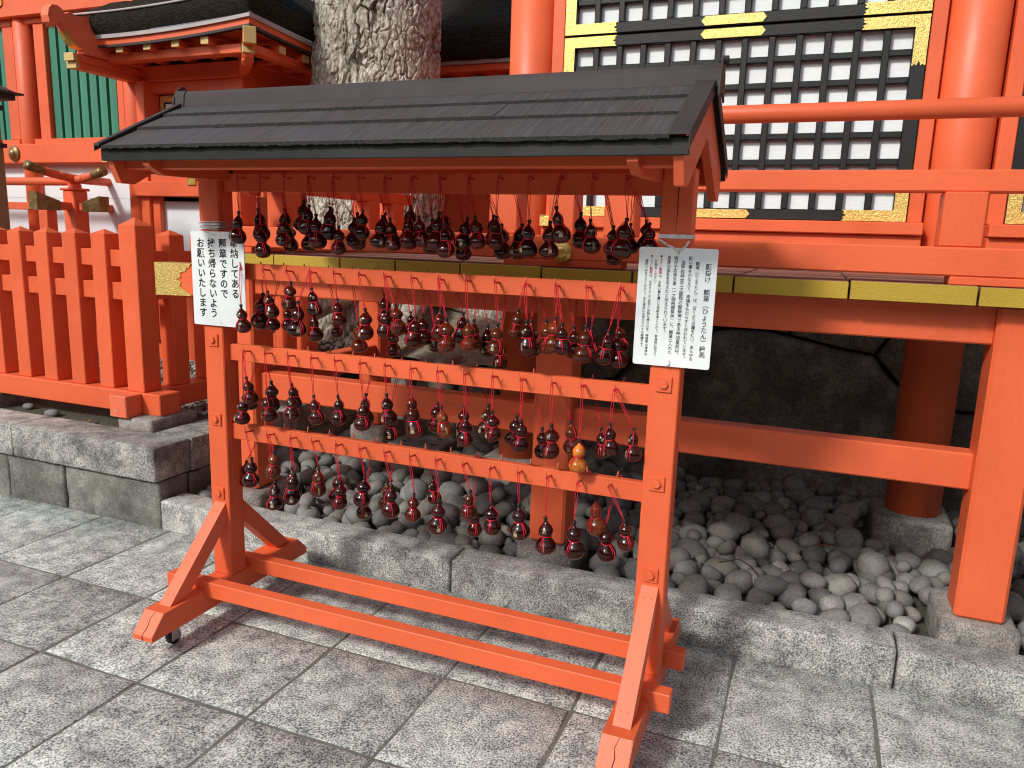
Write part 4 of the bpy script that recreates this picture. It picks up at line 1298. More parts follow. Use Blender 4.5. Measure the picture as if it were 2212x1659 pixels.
# ============================================================ PICKET FENCE
fen = thing("picket_fence", (-1.43, .93, .5), "vermilion picket fence with pyramid-capped posts on the stone terrace at left", "fence")
def capped(x0, x1, y0, y1, z0, z1, zp):
    mb = bx(x0, x1, y0, y1, z0, z1, .004)
    cx, cy = (x0 + x1) / 2, (y0 + y1) / 2
    e = .0015
    mb.add([(x0 + e, y0 + e, z1 - .001), (x1 - e, y0 + e, z1 - .001), (x1 - e, y1 - e, z1 - .001), (x0 + e, y1 - e, z1 - .001), (cx, cy, zp)], [(0, 1, 4), (1, 2, 4), (2, 3, 4), (3, 0, 4)])
    return mb
part("corner_post", capped(-1.497, -1.365, .93, 1.062, .6455, 1.617, 1.664), M_verm_z, fen)
for k in range(17):
    x = -1.735 - .2395 * k + random.uniform(-.002, .002)
    part("picket", capped(x, x + .113, .945, 1.05, .6455, 1.562 + random.uniform(-.003, .003), 1.592), M_verm_z, fen)
for k in range(5):
    y = 1.185 + .27 * k
    part("picket", capped(-1.485, -1.375, y, y + .118, .6455, 1.568, 1.598), M_verm_z, fen)
part("end_post", capped(-1.497, -1.365, 2.50, 2.63, .6455, 1.63, 1.67), M_verm_z, fen)
for a, b in ((1.376, 1.474), (1.182, 1.284)):
    part("fence_rail", bx(-5.8, -1.49, .972, 1.030, a, b, .003), M_verm_x, fen)
    part("fence_rail", bx(-1.458, -1.402, 1.06, 2.51, a + .002, b - .002, .003), M_verm_y, fen)
part("sill", bx(-5.8, -1.235, .918, 1.073, .517, .645, .005), M_verm_x, fen)
part("sill", bx(-1.503, -1.359, 1.0735, 3.0, .519, .6445, .005), M_verm_y, fen)
sb = MB().box(-1.503, -1.372, .800, .9175, .514, .6435, .005)
part("sill_end", sb, M_chip, fen)
for i, (x, y) in enumerate(((-1.35, .98), (-2.75, .985), (-4.2, .985))):
    part("footing_stone", rough_stone(x - .125, x + .14, y - .16, y + .21, .40, .516, 140 + i, .007, .06, .02), M_plinth, fen)
part("footing_stone", rough_stone(-1.52, -1.33, 2.4, 2.7, .40, .517, 150, .007, .06, .02), M_plinth, fen)

# ============================================================ BROWN LANTERN POST (left edge)
lan = thing("lantern_post", (-3.45, 1.5, .45), "brown wooden post with a small dark roof, partly cut off at the left edge", "lantern")
part("post", bx(-3.50, -3.335, 1.45, 1.60, .45, 2.20, .004), M_brownwood, lan)
part("housing", bx(-3.62, -3.345, 1.40, 1.60, 2.04, 2.47, .004), M_brownwood, lan)
part("roof", MB().prism([(-3.17, 2.525), (-3.26, 2.540), (-3.42, 2.60), (-3.60, 2.70), (-3.78, 2.60), (-3.94, 2.54), (-4.03, 2.525), (-4.03, 2.512), (-3.17, 2.512)], 1, 1.30, 1.67), M_darkwood, lan)
part("eave_board", bx(-3.98, -3.22, 1.33, 1.64, 2.475, 2.5115, .003), M_darkwood, lan)
part("bracket", bx(-3.62, -3.315, 1.38, 1.61, 2.405, 2.44, .003), M_darkwood, lan)
part("bracket", bx(-3.62, -3.305, 1.38, 1.61, 2.145, 2.175, .003), M_darkwood, lan)

# ============================================================ WISHING RACK WITH ROOF
rack = thing("votive_rack", (.948, .045, 0), "vermilion wooden rack on castors with a dark shingled roof and four rails of hanging gourds", "display rack")
LW, PD = .0955, .0855
PX = (0.0, 1.8)
for i, px in enumerate(PX):
    part("post", bx(px, px + LW, 0, PD, .1752, 1.835, .004), M_verm_z, rack)
    side = (px + LW) if i == 0 else px - .003
    part("side_strip", bx(side + .0002, side + .0028, .022, .068, .40, 1.74, .001), M_verm_z, rack)
    poly = [(-.426, .085), (-.426, .103), (-.363, .1745), (.442, .1745), (.505, .112), (.505, .085)]
    f = part("foot", MB().prism(poly, 0, px, px + LW), M_verm_y, rack)
    # weathered end grain on the sloping nose
    a, b = Vector((0, -.426, .103)), Vector((0, -.363, .1745))
    nrm = Vector((0, -(b - a).z, (b - a).y)).normalized() * .0012
    q = [(px + .002, a.y, a.z), (px + LW - .002, a.y, a.z), (px + LW - .002, b.y, b.z), (px + .002, b.y, b.z)]
    part("foot_nose", MB().add([tuple(Vector(t) + nrm) for t in q] + [tuple(Vector(t) - nrm) for t in q], [(0, 1, 2, 3), (7, 6, 5, 4), (0, 4, 5, 1), (1, 5, 6, 2), (2, 6, 7, 3), (3, 7, 4, 0)]), M_chip, f)
    # a drying check across the end grain
    part("crack", MB().tube([(px + .050, -.4285, .088), (px + .047, -.4285, .103), (px + .052, -.404, .1305), (px + .046, -.384, .153), (px + .055, -.365, .1755)], [.0016, .0013, .0016, .0011, .0006], 4), M_shade_int, f)
    part("brace", MB().prism([(-.316, .1752), (-.228, .1752), (-.0003, .403), (-.0003, .495)], 0, px + .020, px + .076), M_verm_pale, rack)
    for (yy_, zz_) in ((-.285, .2066), (-.030, .4646)):
        for xx_ in (px + .036, px + .060):
            ax_ = Vector((0, -.711, .703))
            o_ = Vector((xx_, yy_, zz_))
            part("screw", MB().tube([o_ - ax_ * .002, o_ + ax_ * .0012], .0036, 8, False), M_hook, rack)
    part("brace", MB().prism([(.404, .1752), (.316, .1752), (.0858, .403), (.0858, .495)], 0, px + .020, px + .076), M_verm_y, rack)
    for y in (-.285, .365):
        cs = part("caster", bx(px + .022, px + .070, y - .028, y + .028, .078, .0848, .001).box(px + .026, px + .029, y - .018, y + .020, .022, .078, .001).box(px + .063, px + .066, y - .018, y + .020, .022, .078, .001)
                  .lathe([(.005, px + .022), (.005, px + .070)], 10, (0, y + .006, .029), 'x'), M_steel, rack)
        part("wheel", MB().lathe([(.014, px + .032), (.024, px + .032), (.029, px + .037), (.029, px + .055), (.024, px + .060), (.014, px + .060)], 24, (0, y + .006, .029), 'x'), M_rubber, cs)
    for z in (1.1745, .8485, .534):
        w = part("washer_plate", bx(px + LW / 2 - .0245, px + LW / 2 + .0245, -.0065, -.0003, z - .025, z + .025, .0015), M_verm_x, rack)
        part("bolt_head", MB().lathe([(.0145, 0), (.0145, .006), (.0125, .0085)], 6, (0, 0, 0)), M_verm_x, w)
        bh = bpy.data.objects[w.children[0].name]
        bh.rotation_euler = (math.pi / 2, 0, 0)
        bh.data.transform(Matrix.Translation(org(rack)))
        bh.location = Vector((px + LW / 2, -.0066, z)) - org(rack)
part("crack", MB().tube([(1.852, -.0003, 1.832), (1.855, -.0003, 1.80), (1.850, -.0003, 1.76), (1.852, -.0003, 1.70), (1.849, -.0003, 1.645)], [.0016, .0013, .0016, .0011, .0005], 4), M_shade_int, rack)
RAILS = ((1.753, 1.821), (1.421, 1.4815), (1.0932, 1.1596), (.7675, .8337))
for (a, b) in RAILS:
    part("hanging_rail", bx(.0985, 1.797, .030, .060, a, b, .002), M_verm_x, rack)
for y in (-.148, .1197):
    part("base_rail", bx(-.112, 1.962, y, y + .052, .1442, .2096, .003), M_verm_x, rack)
# pegs, front and back of each rail
hk = MB().tube([(0, 0, 0), (0, -.036, .003), (0, -.043, .006)], .0036, 6).tube([(0, -.040, .000), (-.001, -.043, .012), (-.002, -.044, .027)], [.0034, .0032, .0024], 6).mesh("peg")
hk.materials.append(M_hook)
PEG = [.204 + .1063 * i for i in range(15)]
HZ = [b - .021 for a, b in RAILS]
for z in HZ:
    for x in PEG:
        inst("peg", hk, rack, (x, .0301, z), (0, random.uniform(-.15, .15), random.uniform(-.12, .12)))
        inst("peg", hk, rack, (x + random.uniform(-.004, .004), .0599, z), (0, random.uniform(-.15, .15), math.pi + random.uniform(-.12, .12)))
# roof
RX0, RX1, YC = -.083, 1.935, .045
roofz = lambda d: 2.085 - .52 * d
def slope_board(x0, x1, d0, d1, sgn, t=.013, lift0=0.0, lift1=0.011):
    P = []
    for (d, l) in ((d0, lift0), (d1, lift1)):
        P += [(YC + sgn * d, roofz(d) + l), (YC + sgn * d, roofz(d) + l - t)]
    return MB().prism([P[0], P[2], P[3], P[1]], 0, x0, x1)
courses = [(.02, .139, (.80,)), (.115, .262, (1.33,)), (.238, .418, (.57,))]
for sgn in (-1, 1):
    for k, (d0, d1, js) in enumerate(courses):
        ed = [RX0 + .028] + [j + (0 if sgn < 0 else .2) for j in js] + [RX1 - .052]
        for i in range(len(ed) - 1):
            l1 = .009 + random.uniform(-.001, .001)
            s_ = part("shingle_board", slope_board(ed[i] + .001, ed[i + 1] - .001, d0, d1, sgn, .009, 0, l1), M_shingle, rack)
            # ragged lower edge
            V, F = [], []
            nseg = int((ed[i + 1] - ed[i]) / .012)
            yb = YC + sgn * d1
            for t in range(nseg + 1):
                x = ed[i] + .001 + (ed[i + 1] - ed[i] - .002) * t / nseg
                j1, j2 = random.uniform(.001, .0045), random.uniform(-.003, .0015)
                V += [(x, yb - sgn * .004, roofz(d1) + l1 + .0012), (x, yb + sgn * j1, roofz(d1) + l1 + .0006), (x, yb + sgn * j1, roofz(d1) + l1 - .0092 + j2), (x, yb - sgn * .004, roofz(d1) + l1 - .0096)]
            for t in range(nseg):
                a = 4 * t
                F += [(a, a + 4, a + 5, a + 1), (a + 1, a + 5, a + 6, a + 2), (a + 2, a + 6, a + 7, a + 3)]
            part("frayed_edge", MB().add(V, F), M_fray, s_)
    part("roof_deck", slope_board(RX0 + .02, RX1 - .02, .0, .40, sgn, .012, -.0135, -.0135), M_verm_x, rack)
    y = YC + sgn * .405
    part("eave_fascia", bx(RX0 + .006, RX1 - .0035, min(y, y + sgn * -.014), max(y, y + sgn * -.014), 1.828, 1.8735, .002), M_fascia, rack)
    # verge caps (metal) and barge boards at both gables
    for (x0, x1, xb0, xb1) in ((RX0, RX0 + .024, RX0 + .018, RX0 + .044), (RX1 - .055, RX1, RX1 - .044, RX1 - .018)):
        part("verge_cap", slope_board(x0, x1, .0, .426, sgn, .007, .016, .019).add(*(lambda m: (m.v, m.f))(slope_board(x0 if x0 < 0 else x1 - .003, x0 + .003 if x0 < 0 else x1, .0, .426, sgn, .036 if x0 > 0 else .018, .010, .0125))), M_ridge, rack)
        bp = [(0, 2.052), (.398, 1.845), (.392, 1.826), (.360, 1.757), (.302, 1.757), (0, 1.922)]
        part("barge_board", MB().prism([(YC + sgn * d + (.0006 * sgn), z) for d, z in bp], 0, xb0, xb1), M_verm_y, rack)
    yp = YC + sgn * .315
    part("purlin", bx(RX0 + .046, RX1 - .046, yp - .026, yp + .026, 1.806, 1.868, .003), M_verm_x, rack)
part("ridge_cap", MB().prism([(YC - .045, 2.064), (YC - .040, 2.108), (YC - .03, 2.122), (YC + .03, 2.122), (YC + .040, 2.108), (YC + .045, 2.064)], 0, RX0 - .004, RX1 + .002), M_ridge, rack)
for x0, x1 in ((RX0 - .010, RX0 + .034), (RX1 - .036, RX1 + .008)):
    e = part("ridge_end", MB().prism([(YC - .050, 2.056), (YC - .0435, 2.109), (YC - .032, 2.1245), (YC + .032, 2.1245), (YC + .0435, 2.109), (YC + .050, 2.056)], 0, x0, x1), M_ridge, rack)
    xe = x0 - .006 if x0 < 0 else x1 + .0005
    part("end_plate", MB().prism([(YC - .062, 2.03), (YC - .048, 2.10), (YC - .030, 2.128), (YC - .006, 2.146), (YC + .006, 2.146), (YC + .03, 2.128), (YC + .048, 2.10), (YC + .062, 2.03), (YC, 2.05)], 0, xe, xe + .0055), M_ridge, e)
    part("rivet", MB().lathe([(.004, 0), (.003, .002)], 8, ((x0 + x1) / 2, YC - .0425, 2.088), 'y'), M_darkwood, e)
part("ridge_curl", MB().tube([(RX1 - .002, YC + .004, 2.132), (RX1 + .014, YC + .004, 2.140), (RX1 + .026, YC + .004, 2.141)], [.012, .013, .011], 12), M_ridge, rack)
# bracket arms against the posts' inner faces, carrying the purlins
for px, x0 in ((0.0, .0962), (1.8, 1.7698)):
    arm = [(-.345, 1.862), (-.345, 1.815), (-.335, 1.808), (-.285, 1.786), (.035, 1.792), (.035, 1.862)]
    part("bracket_arm", MB().prism(arm, 0, x0, x0 + .030), M_verm_y, rack)
    part("bracket_arm", MB().prism([(2 * YC - y - .001, z) for y, z in arm], 0, x0, x0 + .030), M_verm_y, rack)
    part("king_post", bx(px + .018, px + .078, .012, .078, 1.8352, 2.05, .003), M_verm_z, rack)
part("ridge_beam", bx(RX0 + .05, RX1 - .05, .018, .072, 1.985, 2.045, .003), M_verm_x, rack)
part("top_beam", bx(.098, 1.798, .018, .072, 1.8355, 1.872, .003), M_verm_x, rack)

# ============================================================ SIGNS
CH = {}
CHB = {}
def glyphs(chars, offset, CH):
    objs = []
    for c in chars:
        cu = bpy.data.curves.new("glyph", 'FONT')
        cu.body = c
        cu.size = 1.0
        cu.resolution_u = 3
        cu.offset = offset
        cu.fill_mode = 'FRONT'
        o = bpy.data.objects.new("glyph", cu)
        COL.objects.link(o)
        objs.append((c, o, cu))
    bpy.context.view_layer.update()
    dg = bpy.context.evaluated_depsgraph_get()
    for c, o, cu in objs:
        ev = o.evaluated_get(dg)
        me = ev.to_mesh()
        CH[c] = ([v.co[:] for v in me.vertices], [tuple(p.vertices) for p in me.polygons])
        ev.to_mesh_clear()
    for c, o, cu in objs:
        bpy.data.objects.remove(o)
        bpy.data.curves.remove(cu)
LEFT = [(.1765, 1.5725, .0385, "奉納してある"), (.1215, 1.570, .0385, "瓢箪ですので"), (.0665, 1.570, .0387, "持ち帰らないよう"), (.0125, 1.570, .0387, "お願いいたします")]
RIGHT = [(1.9575, 1.551, .0190, "願掛け 瓢箪（ひょうたん）絵馬", ""), (1.925, 1.556, .01205, "瓢箪（ひょうたん）は、古くより災魔を祓い、あらゆる", ""),
         (1.9035, 1.571, .01265, "願い事をかなえて、幸福をもたらすと云われています。", ""), (1.8815, 1.558, .0134, "当宇佐神宮三之御殿の御祭神である神功皇后は、", ""),
         (1.8595, 1.570, .0125, "我が子応神天皇（一之御殿御祭神）に、瓢箪に入れた", ""), (1.8385, 1.571, .0127, "自身の母乳を与えたと伝えられています。", ""),
         (1.8145, 1.573, .0098, "◆大きい瓢箪は、お願い事を書いた用紙を中に入れて、絵馬掛に掛けて", "大きい瓢箪"), (1.7995, 1.558, .0098, "お納めください。", ""),
         (1.7855, 1.573, .0098, "◆小さい瓢箪は、お守りとして自宅へお持ち帰り頂き、神棚等の清浄な", "小さい瓢箪"), (1.7705, 1.558, .0096, "場所へおまつりください。また身近にお持ち頂いても結構です。", "")]
allch = set("".join(t[3] for t in LEFT) + "".join(t[3] for t in RIGHT) + "心願成就祈福和") - {" "}
glyphs(sorted(allch), 0.011, CH)
glyphs(sorted(set(''.join(t[3] for t in LEFT))), 0.020, CHB)
def put(mb, c, x, z, s, y, src=None):
    V, F = (src or CH)[c]
    out = []
    for (u, w, _) in V:
        u, w = u - .5, w - .36
        if c in "（）":
            u, w = w, -u
        if c in "、。":
            u, w = u + .55, w + .55
        out.append((x + u * s, y, z + w * s))
    mb.add(out, F)
def rrect(x0, x1, z0, z1, r, n=5):
    P = []
    for cx, cz, a0 in ((x1 - r, z1 - r, 0), (x0 + r, z1 - r, 90), (x0 + r, z0 + r, 180), (x1 - r, z0 + r, 270)):
        for k in range(n + 1):
            a = math.radians(a0 + 90 * k / n)
            P.append((cx + r * math.cos(a), cz + r * math.sin(a)))
    return P
def disc(mb, x, y, z, r, n=12):
    mb.add([(x + r * math.cos(6.283 * i / n), y, z + r * math.sin(6.283 * i / n)) for i in range(n)], [tuple(range(n))])
YS = -.0105
s1 = thing("notice_board", (.093, -.008, 1.235), "white notice with four large columns of black Japanese writing, tied to the left post", "sign")
part("board", MB().prism(rrect(-.036, .2235, 1.234, 1.600, .007), 1, YS, YS + .003), M_sign, s1)
tx = MB()
for (x, z, p, t) in LEFT:
    for k, c in enumerate(t):
        put(tx, c, x, z - p * (k + .5) + .004, p * 1.0, YS - .0005, CHB)
part("lettering", tx, M_ink, s1)
hl = MB(); disc(hl, .091, YS - .0004, 1.586, .0022); disc(hl, .100, YS - .0004, 1.2465, .0022)
part("hole", hl, M_shade_int, s1)
tw = MB()
e = .0035
for k in range(6):
    z = 1.609 + .0052 * k
    j = random.uniform(-.003, .003)
    tw.tube([(-e, -e, z), (LW + e, -e, z + j), (LW + e, PD + e, z), (-e, PD + e, z - j), (-e, -e, z)], .0021, 6)
tw.tube([(.0, -.006, 1.612), (.03, -.0125, 1.600), (.070, -.0135, 1.590), (.091, -.0115, 1.586)], .0016, 6)
part("tie_string", tw, M_twine, s1)
s2 = thing("notice_board", (1.864, -.008, 1.234), "white notice densely printed in small Japanese columns, some red, tied to right post", "sign")
part("board", MB().prism(rrect(1.7455, 1.9825, 1.2335, 1.597, .007), 1, YS, YS + .003), M_sign, s2)
tx, tr_ = MB(), MB()
for (x, z, p, t, red) in RIGHT:
    ri = t.find(red) if red else -1
    for k, c in enumerate(t):
        if c == " ": continue
        put(tr_ if red and ri <= k < ri + len(red) else tx, c, x, z - p * (k + .5) + .002, p * (1.02 if c != "◆" else .8), YS - .0005)
part("lettering", tx, M_ink, s2)
part("red_lettering", tr_, M_redink, s2)
hl = MB(); disc(hl, 1.865, YS - .0004, 1.5815, .0024); disc(hl, 1.860, YS - .0004, 1.2495, .0024)
part("hole", hl, M_shade_int, s2)
a, b = 1.8 - .002, 1.8 + LW + .002
tw = MB()
for (z0, z1) in ((1.6245, 1.6365),):
    tw.box(a, b, -.0022, -.0012, z0, z1, 0).box(b - .0008, b, -.0011, PD + .002, z0, z1, 0).box(a, a + .0008, -.0011, PD + .002, z0, z1, 0)
tw.tube([(1.803, -.004, 1.620), (1.832, -.009, 1.604), (1.860, -.0135, 1.590), (1.865, -.0125, 1.582)], [.004, .0035, .004, .002], 6)
tw.tube([(1.893, -.004, 1.618), (1.884, -.009, 1.600), (1.868, -.0135, 1.591), (1.865, -.0125, 1.582)], [.004, .0035, .004, .002], 6)
tw.tube([(1.862, -.0115, 1.249), (1.859, -.0125, 1.243), (1.856, -.012, 1.235)], [.002, .005, .004], 6)
part("tie_tape", tw, M_twine, s2)

# ============================================================ GOURDS
PROF = [(0.004, 0), (.06, .003), (.13, .02), (.19, .058), (.234, .115), (.257, .18), (.262, .235), (.251, .30), (.218, .37), (.168, .43), (.133, .468), (.126, .488), (.136, .518), (.165, .56), (.183, .61), (.184, .65), (.170, .70), (.136, .755), (.092, .80), (.058, .835), (.043, .865), (.038, .885)]
STOP = [(.036, .884), (.043, .890), (.046, .902), (.036, .914), (.044, .926), (.055, .944), (.058, .962), (.050, .984), (.024, .998), (.001, 1.0)]
def prof_var(k):
    out = []
    for r, z in PROF:
        up = max(0, min(1, (z - .49) / .12))
        if k == 1: r = r * (1 - .16 * up)                       # slim top
        if k == 2: r, z = r * (1.04 - .0 * up), z - .035 * math.sin(max(0, min(1, z / .885)) * math.pi)   # squat belly
        if k == 3: r = r * (1.0 + .12 * up)                     # heavy top
        if k == 4:                                              # pear
            r = r * (1.0 - .08 * up) + (.035 if .40 < z < .56 else 0)
        out.append((r, z))
    return out
BM, PR = [], []
for k in range(5):
    pr = prof_var(k)
    mb = MB().lathe(pr, 22, caps=False)
    # slight natural asymmetry
    mb.v = [(x * (1 + .03 * math.sin(z * 5 + k)) + .012 * math.sin(z * 4 + k * 2), y + .012 * math.cos(z * 5 + k), z) for x, y, z in mb.v]
    me = mb.mesh("gourd_body"); me.materials.append(M_gourd)
    BM.append(me); PR.append(pr)
SM = MB().lathe(STOP, 14, caps=False).mesh("stopper"); SM.materials.append(M_stopper)
def rad(k, z):
    pr = PR[k]
    for (r0, z0), (r1, z1) in zip(pr, pr[1:]):
        if z0 <= z <= z1: return r0 + (r1 - r0) * (z - z0) / max(1e-6, z1 - z0)
    return .1
def bend(mb0, k):
    """lay flat print (x, z in gourd units, facing -y) on the gourd's surface"""
    V = []
    for (x, _, z) in mb0.v:
        r = rad(k, z) + .006
        a = x / max(r, .08)
        V.append((r * math.sin(a) + .012 * math.sin(z * 4 + k * 2), -r * math.cos(a) + .012 * math.cos(z * 5 + k), z))
    return V
MARK = {}
for k in range(5):
    for v in range(3):
        mb = MB()
        if v == 0:
            for i, c in enumerate("心願成就"):
                put(mb, c, 0, .34 - .062 * i, .062, 0)
        else:
            put(mb, "心", 0, .30, .10, 0)
            for i in range(3):
                for j in range(3):
                    mb.add([(-.05 + .0335 * i, 0, .15 + .0335 * j), (-.05 + .0335 * (i + 1), 0, .15 + .0335 * j), (-.05 + .0335 * (i + 1), 0, .15 + .0335 * (j + 1)), (-.05 + .0335 * i, 0, .15 + .0335 * (j + 1))], [(0, 1, 2, 3)])
        if v != 1:
            put(mb, "祈", 0, .64, .11, 0)
        me = bpy.data.meshes.new("gold_mark")
        me.from_pydata(bend(mb, k), [], mb.f)
        me.materials.append(M_stamp)
        MARK[(k, v)] = me
